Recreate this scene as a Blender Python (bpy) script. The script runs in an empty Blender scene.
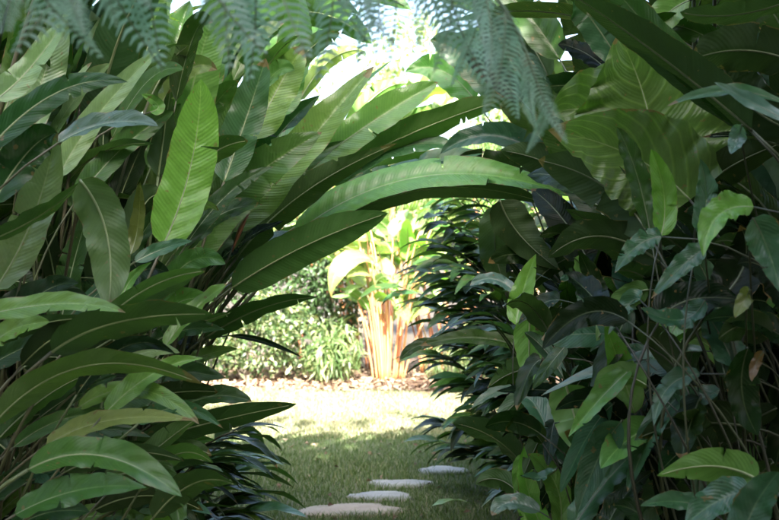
import bpy, math, random
import numpy as np
from mathutils import Vector, Matrix

rng = random.Random(7)
nrg = np.random.default_rng(7)
scene = bpy.context.scene
COL = scene.collection
R = math.radians

# ------------------------------------------------------------------ camera
FOC = 1082.0           # focal length in photograph pixels (50 mm on 36 mm, 779 px wide)
EYE = 1.5
cam_d = bpy.data.cameras.new('camera')
cam_d.lens = 50; cam_d.sensor_width = 36; cam_d.clip_start = 0.05; cam_d.clip_end = 3000
cam_d.dof.use_dof = True; cam_d.dof.focus_distance = 3.9; cam_d.dof.aperture_fstop = 5.0
cam = bpy.data.objects.new('camera', cam_d); COL.objects.link(cam)
cam.location = (0, 0, EYE); cam.rotation_euler = (R(90), 0, 0)
scene.camera = cam

# ------------------------------------------------------------------ sky and sun
SUN_EL, SUN_AZ = 40.0, 4.0      # sun stands behind the viewer, to the right
to_sun = Vector((math.sin(R(SUN_AZ))*math.cos(R(SUN_EL)), -math.cos(R(SUN_AZ))*math.cos(R(SUN_EL)), math.sin(R(SUN_EL))))
w = bpy.data.worlds.new('World'); scene.world = w; w.use_nodes = True
nt = w.node_tree; nt.nodes.clear()
sky = nt.nodes.new('ShaderNodeTexSky'); sky.sky_type = 'NISHITA'; sky.sun_disc = False
sky.sun_elevation = R(SUN_EL); sky.sun_rotation = math.atan2(to_sun.x, to_sun.y)
sky.dust_density = 7.0; sky.air_density = 1.0; sky.ozone_density = 1.6
bg = nt.nodes.new('ShaderNodeBackground'); bg.inputs['Strength'].default_value = 0.115
wo = nt.nodes.new('ShaderNodeOutputWorld')
nt.links.new(sky.outputs[0], bg.inputs['Color']); nt.links.new(bg.outputs[0], wo.inputs['Surface'])
sd = bpy.data.lights.new('sun', 'SUN'); sd.energy = 4.0; sd.angle = R(0.53); sd.color = (1.0, 0.95, 0.86)
sun = bpy.data.objects.new('sun', sd); COL.objects.link(sun)
sun.rotation_euler = (-to_sun).to_track_quat('-Z', 'Y').to_euler(); sun.location = to_sun*40
vs = scene.view_settings
vs.view_transform = 'Standard'; vs.look = 'None'; vs.gamma = 1.0; vs.use_curve_mapping = False
vs.exposure = 3.5
scene.render.engine = 'CYCLES'
cy = scene.cycles
cy.use_denoising = True
cy.max_bounces = 7; cy.diffuse_bounces = 4; cy.glossy_bounces = 3; cy.transmission_bounces = 5; cy.sample_clamp_indirect = 6

# ------------------------------------------------------------------ helpers
def px(x, y, d):
    """the point of the place that lies d metres down the path at this spot of the photograph"""
    return Vector(((x-389.5)/FOC*d, d, EYE-(y-260.0)/FOC*d))
def to_px(p):
    return (389.5+p[0]/p[1]*FOC, 260.0-(p[2]-EYE)/p[1]*FOC)

def link(o, parent=None):
    COL.objects.link(o)
    if parent is not None: o.parent = parent
    return o
def empty(name, loc, label, cat, group=None):
    o = bpy.data.objects.new(name, None); o.location = loc; o.empty_display_size = .1
    link(o); tag(o, label, cat, group); return o
def tag(o, label=None, cat=None, group=None, kind=None):
    if label: o['label'] = label
    if cat: o['category'] = cat
    if group: o['group'] = group
    if kind: o['kind'] = kind
    return o

def mesh_data(name, V, F, mat, uv=None, smooth=True, attr=None):
    me = bpy.data.meshes.new(name)
    V = np.asarray(V, dtype=np.float32).reshape(-1, 3)
    if isinstance(F, np.ndarray):
        n, k = F.shape
        me.vertices.add(len(V)); me.vertices.foreach_set('co', V.ravel())
        me.loops.add(n*k); me.loops.foreach_set('vertex_index', F.astype(np.int32).ravel())
        me.polygons.add(n); me.polygons.foreach_set('loop_start', np.arange(0, n*k, k, dtype=np.int32))
        me.update(calc_edges=True)
    else:
        me.from_pydata(V.tolist(), [], F)
    if uv is not None and attr is None:
        q_ = np.asarray(uv)[:, 1]; attr = q_/(q_.max()+1e-9)
    if uv is not None:
        li = np.empty(len(me.loops), dtype=np.int32); me.loops.foreach_get('vertex_index', li)
        l = me.uv_layers.new(name='UVMap'); l.data.foreach_set('uv', np.asarray(uv, dtype=np.float32)[li].ravel())
    if attr is not None:
        a = me.attributes.new('rnd', 'FLOAT', 'POINT'); a.data.foreach_set('value', np.asarray(attr, dtype=np.float32))
    if smooth: me.polygons.foreach_set('use_smooth', np.ones(len(me.polygons), dtype=bool))
    if mat is not None: me.materials.append(mat)
    me.validate(); me.update()
    return me
def ob(name, me, parent=None, loc=None):
    o = bpy.data.objects.new(name, me)
    if loc is not None: o.location = loc
    return link(o, parent)

def grid_faces(nv, nu, off=0):
    i = np.arange(nv-1)[:, None]*nu + np.arange(nu-1)[None, :]
    i = i.ravel()+off
    return np.stack([i, i+1, i+nu+1, i+nu], 1)

def tube(path, radii, sides=6, flat=1.0):
    """V, F of a round tube along path"""
    P = np.array([tuple(p) for p in path], dtype=float); n = len(P)
    T = np.gradient(P, axis=0); T /= np.linalg.norm(T, axis=1)[:, None]+1e-9
    ref = np.array([0.31, 0.17, 0.93])
    if abs(T.mean(0) @ ref) > .85*np.linalg.norm(T.mean(0)): ref = np.array([.9, .3, .1])
    S = np.cross(T, ref); S /= np.linalg.norm(S, axis=1)[:, None]+1e-9
    B = np.cross(S, T)
    a = np.arange(sides)/sides*2*math.pi
    r = np.asarray(radii, dtype=float)[:, None, None]
    V = P[:, None, :] + r*(np.cos(a)[None, :, None]*S[:, None, :] + flat*np.sin(a)[None, :, None]*B[:, None, :])
    F = []
    for i in range(n-1):
        for j in range(sides):
            k = (j+1) % sides
            F.append((i*sides+j, i*sides+k, (i+1)*sides+k, (i+1)*sides+j))
    F.append(tuple(range(sides))[::-1]); F.append(tuple((n-1)*sides+j for j in range(sides)))
    return V.reshape(-1, 3), F
def merge(parts):
    V, F, o = [], [], 0
    for v, f in parts:
        V.append(np.asarray(v)); F += [tuple(i+o for i in q) for q in f]; o += len(v)
    return np.concatenate(V), F
def bez(a, b, c, t):
    a, b, c = (np.array(tuple(q), dtype=float) for q in (a, b, c)); t = np.asarray(t)[:, None]
    return a*(1-t)**2+2*b*t*(1-t)+c*t*t

# ------------------------------------------------------------------ materials
class NT:
    def __init__(s, name):
        s.m = bpy.data.materials.new(name); s.m.use_nodes = True; s.t = s.m.node_tree; s.t.nodes.clear()
        s.out = s.n('OutputMaterial')
    def n(s, kind, **kw):
        q = s.t.nodes.new('ShaderNode'+kind)
        for k, v in kw.items(): setattr(q, k, v)
        return q
    def l(s, a, b): s.t.links.new(a, b)
    def val(s, x, sock):
        if isinstance(x, (int, float)): sock.default_value = x
        elif isinstance(x, tuple): sock.default_value = x if len(x) == 4 else (*x, 1)
        else: s.l(x, sock)
    def math(s, op, a, b=0.0, c=None, clamp=False):
        q = s.n('Math', operation=op, use_clamp=clamp); s.val(a, q.inputs[0]); s.val(b, q.inputs[1])
        if c is not None: s.val(c, q.inputs[2])
        return q.outputs[0]
    def mix(s, f, a, b, mode='MIX'):
        q = s.n('MixRGB', blend_type=mode); s.val(f, q.inputs[0]); s.val(a, q.inputs[1]); s.val(b, q.inputs[2]); return q.outputs[0]
    def noise(s, vec, scale, detail=3, rough=.55):
        q = s.n('TexNoise'); q.inputs['Scale'].default_value = scale; q.inputs['Detail'].default_value = detail; q.inputs['Roughness'].default_value = rough
        if vec is not None: s.l(vec, q.inputs['Vector'])
        return q
    def ramp(s, f, stops):
        q = s.n('ValToRGB'); e = q.color_ramp.elements
        while len(e) < len(stops): e.new(.5)
        for el, (p, c) in zip(e, stops): el.position = p; el.color = c if len(c) == 4 else (*c, 1)
        s.l(f, q.inputs[0]); return q.outputs[0]

def leaf_material(name, spacing, slant, vein_col=0.2, bump=0.24, rough=0.25, trans=0.27, wobble=.5, sharp=False, midrib=0.045):
    """uv: x = 0..1 across, y = metres along the midrib; the object's colour is the leaf's own green"""
    s = NT(name)
    uv = s.n('UVMap', uv_map='UVMap'); sep = s.n('SeparateXYZ'); s.l(uv.outputs[0], sep.inputs[0])
    oi = s.n('ObjectInfo'); tc = s.n('TexCoord')
    d = s.math('ABSOLUTE', s.math('MULTIPLY_ADD', sep.outputs[0], 2.0, -1.0))
    wob = s.noise(tc.outputs['Object'], 9, 2)
    ph = s.math('SUBTRACT', s.math('MULTIPLY_ADD', s.math('SUBTRACT', wob.outputs[0], .5), spacing*wobble, sep.outputs[1]), s.math('MULTIPLY', s.math('POWER', d, 1.25), slant))
    wave = s.math('SINE', s.math('MULTIPLY', ph, 2*math.pi/spacing))
    if sharp: vein = s.math('SMOOTH_MIN', 1.0, s.math('POWER', s.math('MULTIPLY_ADD', wave, .5, .5), 10.0), 0.0)
    else: vein = s.math('MULTIPLY', s.math('MULTIPLY_ADD', wave, .5, .5), s.ramp(s.noise(tc.outputs['Object'], 4.5, 3).outputs[0], [(.3, (.1, .1, .1)), (.7, (1, 1, 1))]))
    fine = s.math('MULTIPLY_ADD', s.math('SINE', s.math('MULTIPLY', ph, 2*math.pi/spacing*4.7)), .5, .5)
    n1 = s.noise(tc.outputs['Object'], 5.5, 4); n2 = s.noise(tc.outputs['Object'], 60, 3)
    base = s.mix(s.ramp(n1.outputs[0], [(.3, (0, 0, 0)), (.75, (.5, .5, .5))]), oi.outputs['Color'], s.mix(1.0, oi.outputs['Color'], (1.14, 1.08, .72, 1), 'MULTIPLY'))
    hv = s.n('HueSaturation'); s.l(base, hv.inputs['Color'])
    s.l(s.math('MULTIPLY_ADD', oi.outputs['Random'], .03, .485), hv.inputs['Hue'])
    s.l(s.math('MULTIPLY_ADD', n2.outputs[0], .35, .82), hv.inputs['Value'])
    base = hv.outputs[0]
    pale = s.mix(1.0, base, (1.9, 1.7, 1.8, 1), 'MULTIPLY')
    c = s.mix(s.math('MULTIPLY', vein, s.math('MULTIPLY_ADD', s.math('FRACT', s.math('MULTIPLY', oi.outputs['Random'], 17.3)), vein_col*1.2, vein_col*.2) if not sharp else vein_col), base, pale)
    mid = s.math('LESS_THAN', d, midrib)
    c = s.mix(s.math('MULTIPLY', mid, .6), c, s.mix(.25, pale, (.2, .27, .11, 1)))
    # worn, browned margin and freckles, with a shape of their own
    nb = s.noise(tc.outputs['Object'], 14, 4, .7)
    worn = s.math('MULTIPLY', s.math('GREATER_THAN', s.math('ADD', d, s.math('MULTIPLY', nb.outputs[0], .55)), 1.29), .75)
    freck = s.math('MULTIPLY', s.math('GREATER_THAN', s.noise(tc.outputs['Object'], 38, 2).outputs[0], .70), .6)
    al = s.n('Attribute', attribute_name='rnd')
    tipb = s.math('MULTIPLY', s.math('GREATER_THAN', s.math('ADD', al.outputs['Fac'], s.math('MULTIPLY', nb.outputs[0], .16)), s.math('MULTIPLY_ADD', oi.outputs['Random'], .16, 1.0)), .8)
    worn = s.math('MAXIMUM', worn, tipb)
    c = s.mix(s.math('MAXIMUM', worn, freck), c, s.mix(n2.outputs[0], (.08, .05, .02, 1), (.24, .16, .06, 1)))
    geo = s.n('NewGeometry')
    c = s.mix(geo.outputs['Backfacing'], c, s.mix(.25, c, (.09, .15, .06, 1)))
    bp = s.n('Bump'); bp.inputs['Strength'].default_value = bump; bp.inputs['Distance'].default_value = spacing*.35
    h = s.math('ADD', s.math('ADD', vein, s.math('MULTIPLY', fine, .18)), s.math('MULTIPLY_ADD', s.math('SINE', s.math('MULTIPLY', ph, 2*math.pi/spacing/4.3)), 1.1, s.math('MULTIPLY', n1.outputs[0], 4.0)))
    s.l(h, bp.inputs['Height'])
    p = s.n('BsdfPrincipled'); s.l(c, p.inputs['Base Color']); s.l(bp.outputs[0], p.inputs['Normal'])
    s.l(s.math('MULTIPLY_ADD', geo.outputs['Backfacing'], .2, s.math('MULTIPLY_ADD', n1.outputs[0], .22, rough-.1)), p.inputs['Roughness'])
    s.l(oi.outputs['Alpha'], p.inputs['Specular IOR Level'])
    tr = s.n('BsdfTranslucent'); s.l(s.mix(1.0, c, (1.55, 1.75, .62, 1), 'MULTIPLY'), tr.inputs['Color'])
    mx = s.n('MixShader'); mx.inputs[0].default_value = trans
    s.l(p.outputs[0], mx.inputs[1]); s.l(tr.outputs[0], mx.inputs[2]); s.l(mx.outputs[0], s.out.inputs[0])
    return s.m
M_PADDLE = leaf_material('paddle_leaf', .0145, .06)
M_LANCE = leaf_material('lance_leaf', .011, .05, vein_col=.12, bump=.2, rough=.30, trans=.2)
M_EAR = leaf_material('elephant_ear_leaf', .062, .2, vein_col=.55, bump=.14, rough=.36, trans=.38, wobble=.12, sharp=True, midrib=.02)

def stalk_material(name, cols, rough=.5, scale=7):
    s = NT(name); tc = s.n('TexCoord'); oi = s.n('ObjectInfo')
    mp = s.n('Mapping'); mp.inputs['Scale'].default_value = (6, 6, .8); s.l(tc.outputs['Object'], mp.inputs[0])
    n = s.noise(mp.outputs[0], scale, 4, .65)
    f = s.math('ADD', s.math('MULTIPLY', n.outputs[0], .8), s.math('MULTIPLY_ADD', oi.outputs['Random'], .7, -.25))
    c = s.ramp(f, [(i/(len(cols)-1), k) for i, k in enumerate(cols)])
    bp = s.n('Bump'); bp.inputs['Strength'].default_value = .35; bp.inputs['Distance'].default_value = .004; s.l(n.outputs[0], bp.inputs['Height'])
    p = s.n('BsdfPrincipled'); s.l(c, p.inputs['Base Color']); s.l(bp.outputs[0], p.inputs['Normal']); p.inputs['Roughness'].default_value = rough
    s.l(p.outputs[0], s.out.inputs[0]); return s.m
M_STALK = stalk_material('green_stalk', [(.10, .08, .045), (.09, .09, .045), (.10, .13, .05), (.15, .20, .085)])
M_STALKD = stalk_material('shade_tinted_stalk', [(.022, .02, .012), (.03, .038, .016), (.05, .065, .025)])  # darker stalk copy with the bank's shade in its colour
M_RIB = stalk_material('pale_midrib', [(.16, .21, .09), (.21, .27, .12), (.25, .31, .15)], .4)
M_RIBD = stalk_material('shade_tinted_midrib', [(.05, .07, .03), (.075, .10, .045), (.10, .13, .06)], .45)  # midrib copy darkened by shade put into the colour
M_CANE = stalk_material('dark_cane', [(.03, .035, .015), (.05, .06, .025), (.08, .07, .04)])
M_RED = stalk_material('red_stalk', [(.36, .33, .13), (.44, .26, .10), (.48, .19, .08), (.42, .15, .07), (.30, .26, .10)], .4)
M_BARK = stalk_material('bark', [(.07, .055, .04), (.13, .11, .085), (.2, .17, .135)], .85, 12)
M_BRACT = stalk_material('red_bract', [(.16, .06, .03), (.24, .10, .04), (.18, .12, .05)], .5)
M_FERNST = stalk_material('fern_stalk', [(.10, .13, .06), (.16, .22, .11), (.2, .26, .14)])

def small_leaf_material(name, cols, trans=.35, rough=.42, tr_tint=(1.6, 1.6, .7, 1)):
    s = NT(name); at = s.n('Attribute', attribute_name='rnd')
    c = s.ramp(at.outputs['Fac'], [(i/(len(cols)-1), k) for i, k in enumerate(cols)])
    p = s.n('BsdfPrincipled'); s.l(c, p.inputs['Base Color']); p.inputs['Roughness'].default_value = rough
    tr = s.n('BsdfTranslucent'); s.l(s.mix(1.0, c, tr_tint, 'MULTIPLY'), tr.inputs['Color'])
    mx = s.n('MixShader'); mx.inputs[0].default_value = trans
    s.l(p.outputs[0], mx.inputs[1]); s.l(tr.outputs[0], mx.inputs[2]); s.l(mx.outputs[0], s.out.inputs[0]); return s.m
M_FERN = small_leaf_material('fern_leaflet', [(.20, .34, .24), (.29, .44, .33), (.38, .52, .42)], .45, .5, (1.3, 1.4, 1.0, 1))
M_VARIEG = small_leaf_material('variegated_leaf', [(.02, .04, .015), (.04, .075, .025), (.07, .12, .04), (.38, .40, .24)])
M_DARKLEAF = small_leaf_material('dark_small_leaf', [(.022, .045, .018), (.035, .07, .025), (.05, .10, .03)], .25)
M_DROOP = small_leaf_material('drooping_leaf', [(.04, .08, .025), (.09, .15, .05), (.22, .27, .12)])
M_TREE = small_leaf_material('tree_leaf', [(.035, .075, .02), (.06, .11, .03), (.09, .15, .04)])
M_PALETREE = small_leaf_material('pale_tree_leaf', [(.10, .16, .05), (.17, .24, .08), (.25, .32, .12)], .45)
M_PALM = small_leaf_material('palm_leaflet', [(.04, .08, .02), (.07, .13, .03), (.10, .17, .05)], .35)
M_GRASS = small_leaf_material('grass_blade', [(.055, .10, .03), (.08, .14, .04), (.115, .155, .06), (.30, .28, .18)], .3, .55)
M_CHIP = small_leaf_material('wood_chip', [(.07, .04, .025), (.14, .085, .05), (.24, .16, .10), (.34, .26, .18)], 0.0, .85)

def ground_material(name, c0, c1, c2, scale, bump=.02):
    s = NT(name); tc = s.n('TexCoord')
    a = s.noise(tc.outputs['Object'], scale, 6, .7); b = s.noise(tc.outputs['Object'], scale*.09, 3)
    c = s.mix(s.ramp(b.outputs[0], [(.35, (0, 0, 0)), (.7, (.6, .6, .6))]), s.ramp(a.outputs[0], [(.3, c0), (.6, c1)]), c2)
    bp = s.n('Bump'); bp.inputs['Strength'].default_value = .8; bp.inputs['Distance'].default_value = bump; s.l(a.outputs[0], bp.inputs['Height'])
    p = s.n('BsdfPrincipled'); s.l(c, p.inputs['Base Color']); s.l(bp.outputs[0], p.inputs['Normal']); p.inputs['Roughness'].default_value = .9
    s.l(p.outputs[0], s.out.inputs[0]); return s.m
M_SOIL = ground_material('soil', (.02, .015, .010), (.05, .037, .025), (.035, .03, .015), 22)
M_LAWN = ground_material('lawn_soil', (.06, .07, .03), (.11, .125, .055), (.17, .16, .085), 45, .01)
M_MULCH = ground_material('mulch', (.06, .035, .02), (.15, .09, .055), (.11, .07, .045), 40, .02)
def stone_material(name, c0, c1):
    s = NT(name); tc = s.n('TexCoord'); a = s.noise(tc.outputs['Object'], 7, 7, .65); v = s.noise(tc.outputs['Object'], 55, 4, .7); oi = s.n('ObjectInfo')
    c = s.ramp(a.outputs[0], [(.25, c0), (.7, c1)]); c = s.mix(s.math('MULTIPLY', v.outputs[0], .35), c, (.10, .095, .08, 1))
    c = s.mix(s.ramp(s.noise(tc.outputs['Object'], 3.2, 4).outputs[0], [(.48, (0, 0, 0)), (.64, (.7, .7, .7))]), c, (.11, .12, .065, 1))
    bp = s.n('Bump'); bp.inputs['Strength'].default_value = .6; bp.inputs['Distance'].default_value = .012
    s.l(s.math('ADD', a.outputs[0], s.math('MULTIPLY', v.outputs[0], .4)), bp.inputs['Height'])
    p = s.n('BsdfPrincipled'); s.l(c, p.inputs['Base Color']); s.l(bp.outputs[0], p.inputs['Normal']); p.inputs['Roughness'].default_value = .8
    s.l(p.outputs[0], s.out.inputs[0]); return s.m
M_STONE_W = stone_material('warm_flagstone', (.30, .245, .19), (.47, .40, .32))
M_STONE_C = stone_material('grey_flagstone', (.27, .28, .27), (.42, .43, .42))

# ------------------------------------------------------------------ the ground
def sheet(name, pts, z, mat, sub=None):
    V = [(x, y, z) for x, y in pts]; me = mesh_data(name, V, [tuple(range(len(V)))], mat, smooth=False)
    o = ob(name, me); tag(o, kind='structure'); return o
sheet('ground', [(-900, -900), (900, -900), (900, 900), (-900, 900)], 0, M_SOIL)
lawn_edge = [(-7+i*.5, 12.35+.22*math.sin(i*.7)+.12*math.sin(i*1.9+1)) for i in range(29)]
lawn_pts = [(-.62, 2.2), (.55, 2.2), (.62, 5.8), (1.0, 7.2), (1.9, 8.6), (7, 9.2)]+lawn_edge[::-1]+[(-7, 9.0), (-2.0, 8.4), (-1.2, 6.8), (-.85, 5.4)]
sheet('lawn', lawn_pts, .004, M_LAWN)
bed_far = [(-8, 17.5), (8, 17.5)]
sheet('mulch_bed', [(-8, 12.2)]+[(x, y+.02) for x, y in lawn_edge]+[(8, 12.2)]+bed_far[::-1], .008, M_MULCH)

def inside(p, poly):
    x, y = p; c = False; j = len(poly)-1
    for i in range(len(poly)):
        xi, yi = poly[i]; xj, yj = poly[j]
        if (yi > y) != (yj > y) and x < (xj-xi)*(y-yi)/(yj-yi)+xi: c = not c
        j = i
    return c

# ------------------------------------------------------------------ stepping stones
stone_tops = []
def stone(cx, cy, rx, ry, label, mat, seed, rot=0):
    r_ = random.Random(seed); n = 22; ring = []
    ph = [r_.uniform(0, 6.28) for _ in range(4)]
    for i in range(n):
        a = i/n*2*math.pi
        k = 1+.09*math.sin(2*a+ph[0])+.09*math.sin(3*a+ph[1])+.05*math.sin(5*a+ph[2])+r_.uniform(-.045, .045)
        x, y = math.cos(a)*rx*k, math.sin(a)*ry*k
        ring.append((x*math.cos(rot)-y*math.sin(rot), x*math.sin(rot)+y*math.cos(rot)))
    V = [(x, y, -.03) for x, y in ring]+[(x, y, .019+r_.uniform(-.002, .002)) for x, y in ring]+[(x*.97, y*.96, .027+r_.uniform(-.002, .002)) for x, y in ring]+[(x*.5, y*.5, .03+r_.uniform(-.003, .003)) for x, y in ring]+[(0, 0, .03)]
    F = []
    for k in range(3):
        for i in range(n): j = (i+1) % n; F.append((k*n+i, k*n+j, (k+1)*n+j, (k+1)*n+i))
    F += [(3*n+i, 3*n+(i+1) % n, 4*n) for i in range(n)]
    o = ob('stepping_stone', mesh_data('stepping_stone', V, F, mat), loc=(cx, cy, -.006))
    tag(o, label, 'stepping stone', 'stepping stones set in the lawn')
    stone_tops.append([(cx+x*.90, cy+y*.84) for x, y in ring])
def sp(x, y):                      # spot on the ground under a pixel
    d = EYE*FOC/(y-260.0); return (x-389.5)/FOC*d, d
for (x, y, rx, ry, lab, m, sd_, ro) in [
    (350, 513, .30, .17, 'largest stepping stone, warm sandy brown, at the start of the row', M_STONE_W, 3, .1),
    (382, 498.5, .205, .12, 'second stepping stone, pale grey and oblong, beyond the sandy one', M_STONE_C, 5, .05),
    (401, 486, .20, .13, 'third stepping stone, grey and flat, between two other grey stones', M_STONE_C, 8, -.1),
    (444, 472.5, .17, .14, 'last stepping stone, small and pale, closest to the sunlit lawn', M_STONE_C, 11, .2),
    (330, 560, .30, .2, 'broad stepping stone lying before the sandy brown one', M_STONE_W, 14, 0)]:
    cx, cy = sp(x, y); stone(cx, cy, rx, ry, lab, m, sd_, ro)

# ------------------------------------------------------------------ grass, chips
def grass(name, n, yr, xr, h, wd, label, dry=.40):  # dry: straw share of the blades, also used for sun glare
    P = np.stack([nrg.uniform(*xr, n), yr[0]+(yr[1]-yr[0])*nrg.random(n)**1.15], 1)
    keep = [inside(p, lawn_pts) and not any(inside(p, s) for s in stone_tops) for p in P]
    P = P[np.array(keep)]; n = len(P)
    patch = .5+.5*np.sin(P[:, 0]*1.9+1.3*np.sin(P[:, 1]*1.4))*np.sin(P[:, 1]*2.3+.7*np.sin(P[:, 0]*2.7))
    a = nrg.uniform(0, 2*math.pi, n); hh = h*nrg.uniform(.4, 1.6, n)*(.75+.5*patch); lean = hh*nrg.uniform(.2, 1.2, n); b = a+nrg.normal(0, .8, n)
    side = np.stack([-np.sin(b), np.cos(b), 0*b], 1)*(wd*nrg.uniform(.7, 1.3, n))[:, None]
    d = np.stack([np.cos(a), np.sin(a), 0*a], 1)
    base = np.stack([P[:, 0], P[:, 1], np.full(n, .003)], 1)
    mid = base+d*(lean*.35)[:, None]; mid[:, 2] += hh*.62
    tip = base+d*lean[:, None]; tip[:, 2] += hh
    V = np.stack([base-side, base+side, mid+side*.75, mid-side*.75, tip], 1).reshape(-1, 3)
    o5 = np.arange(n)[:, None]*5
    F = np.concatenate([o5+np.array([[0, 1, 2]]), o5+np.array([[0, 2, 3]]), o5+np.array([[3, 2, 4]])])
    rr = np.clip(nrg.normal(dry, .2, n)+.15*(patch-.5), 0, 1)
    o = ob(name, mesh_data(name, V, F, M_GRASS, attr=np.repeat(rr, 5)))
    tag(o, label, 'grass', kind='stuff')
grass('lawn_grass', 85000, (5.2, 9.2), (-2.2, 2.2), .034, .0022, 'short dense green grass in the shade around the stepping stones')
grass('lawn_grass', 55000, (9.0, 12.6), (-3.2, 2.6), .034, .003, 'short grass of the open lawn, its colour paled for the full sun', .90)  # straw tint raised past real dryness to stand in for overexposed sun

def chips(n):
    P = np.stack([nrg.uniform(-4.5, 3.5, n), 12.25+2.6*nrg.random(n)**1.3], 1)
    a = nrg.uniform(0, 6.28, n); L = nrg.uniform(.012, .045, n); W = L*nrg.uniform(.25, .6, n); t = nrg.normal(0, .35, n)
    d = np.stack([np.cos(a)*np.cos(t), np.sin(a)*np.cos(t), np.sin(t)], 1)*L[:, None]; s = np.stack([-np.sin(a), np.cos(a), nrg.normal(0, .3, n)], 1)*W[:, None]
    c = np.stack([P[:, 0], P[:, 1], .015+nrg.random(n)*.03], 1)
    V = np.stack([c-d-s*.6, c+d-s, c+d*.9+s, c-d+s], 1).reshape(-1, 3)
    F = np.arange(n)[:, None]*4+np.array([[0, 1, 2, 3]])
    o = ob('wood_chips', mesh_data('wood_chips', V, F, M_CHIP, attr=np.repeat(nrg.random(n), 4), smooth=False))
    tag(o, 'brown wood chip mulch strewn under the far shrubs', 'mulch', kind='stuff')
chips(9000)

# ------------------------------------------------------------------ leaf blades
def prof_paddle(v):
    a = np.sqrt(np.clip(1-(1-np.clip(v/.24, 0, 1))**2, 0, 1)); b = np.clip(1-np.clip((v-.22)/.78, 0, 1)**2.3, 0, 1)**.95
    return a*b
def prof_round(v):
    a = np.sqrt(np.clip(1-(1-np.clip(v/.26, 0, 1))**2, 0, 1)); b = np.clip(1-np.clip((v-.3)/.7, 0, 1)**3.4, 0, 1)**.8
    return a*b
def prof_lance(v): return np.sin(math.pi*np.clip(v, 0, 1)**.8)**.85
def prof_broad(v):
    return np.clip(.72+.4*np.sin(math.pi*np.clip(v*.95+.02, 0, 1)**.8), 0, 1.1)*np.clip(1-np.clip((v-.12)/.88, 0, 1)**2.0, 0, 1)**.75
PROF = dict(paddle=prof_paddle, round=prof_round, lance=prof_lance, broad=prof_broad)

def blade(P, N0, W, L, prof='paddle', fold=.22, wave=.06, freq=3.0, twist=0., curl=.0, rough=.03, nv=24, nu=9, seed=0, notch=0, sag=0.):
    """P: nv x 3 midrib points, N0: upper-face normal near the base, W: full width. Returns V, F, uv."""
    r_ = np.random.default_rng(seed)
    P = np.asarray(P, dtype=float); v0 = np.linspace(0, 1, len(P))
    tv = [(r_.uniform(.2, .88), int(r_.integers(0, 2)), r_.uniform(.25, .8)) for _ in range(notch)]
    v = np.sort(np.concatenate([v0]+[[q[0]-.0012, q[0]+.0012] for q in tv])); nv = len(v)
    P = np.stack([np.interp(v, v0, P[:, k]) for k in range(3)], 1)
    T = np.gradient(P, v, axis=0); T /= np.linalg.norm(T, axis=1)[:, None]+1e-9
    u = np.linspace(-1, 1, nu)
    N = np.tile(np.asarray(tuple(N0), dtype=float), (nv, 1))
    S = np.cross(T, N); S /= np.linalg.norm(S, axis=1)[:, None]+1e-9
    N = np.cross(S, T)
    tw = twist*(v-.4)
    S, N = S*np.cos(tw)[:, None]+N*np.sin(tw)[:, None], N*np.cos(tw)[:, None]-S*np.sin(tw)[:, None]
    hw = PROF[prof](v)*W*.5
    k = np.stack([np.interp(v, v0, 1+r_.normal(0, rough, len(v0))), np.interp(v, v0, 1+r_.normal(0, rough, len(v0)))])
    flap = np.zeros((2, nv))
    for q in tv: flap[q[1], v > q[0]] += r_.choice([-1, 1])*r_.uniform(.06, .2)
    flap *= np.clip((1-v)/.3, 0, 1)
    side = np.where(u[None, :] < 0, k[0][:, None], k[1][:, None])
    off = u[None, :]*hw[:, None]*side
    au = np.abs(u)[None, :]
    ph = r_.uniform(0, 6.28, 2)
    wv = np.where(u[None, :] < 0, np.sin(v*freq*6.28+ph[0])[:, None]+.5*np.sin(v*freq*14.1+ph[1])[:, None], np.sin(v*freq*6.1+ph[1])[:, None]+.5*np.sin(v*freq*13.1+ph[0])[:, None])
    edge = np.minimum(1, hw/(W*.5+1e-9)+.1)[:, None]
    h = fold*hw[:, None]*au - curl*hw[:, None]*au**2 + wave*W*wv*au**2.0*edge
    h = h+np.where(u[None, :] < 0, flap[0][:, None], flap[1][:, None])*hw[:, None]*au**1.5
    V = P[:, None, :]+S[:, None, :]*off[:, :, None]+N[:, None, :]*h[:, :, None]
    uv = np.stack([np.tile(u*.5+.5, (nv, 1)), np.tile((v*L)[:, None], (1, nu))], 2).reshape(-1, 2)
    for t_, sd_, dp in tv:      # a split opens toward the margin
        i = int(np.searchsorted(v, t_))-1; m_ = (u > 0) if sd_ else (u < 0); q_ = np.clip((np.abs(u)-(1-dp))/dp, 0, 1)*m_; g_ = r_.uniform(.004, .014)*min(L, 1.)
        V[i] -= T[i]*(q_*g_)[:, None]; V[i+1] += T[i+1]*(q_*g_)[:, None]
        if i > 1: V[i-1] -= T[i]*(q_*g_*.4)[:, None]
        if i+2 < nv: V[i+2] += T[i]*(q_*g_*.4)[:, None]
    F = grid_faces(nv, nu)
    if tv:
        row, colm = np.divmod(np.arange(len(F)), nu-1); um = np.abs((u[:-1]+u[1:])*.5); kill = np.zeros(len(F), bool)
        for t_, sd_, dp in tv:
            i = int(np.searchsorted(v, t_))-1; half = (colm >= (nu-1)//2) if sd_ else (colm < (nu-1)//2)
            kill |= (row == i) & half & (um[colm] > 1-dp)
        F = F[~kill]
    return V.reshape(-1, 3), F, uv

def frame_normal(Tm, mid, roll):
    V = Vector((0, 0, EYE))-Vector(mid); T = Vector(Tm).normalized()
    Nf = (V-T*V.dot(T)).normalized(); B = T.cross(Nf)
    if B.z < 0: B = -B
    N = Nf*math.cos(R(roll))+B*math.sin(R(roll))
    return -N if roll < 0 else N

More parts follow.
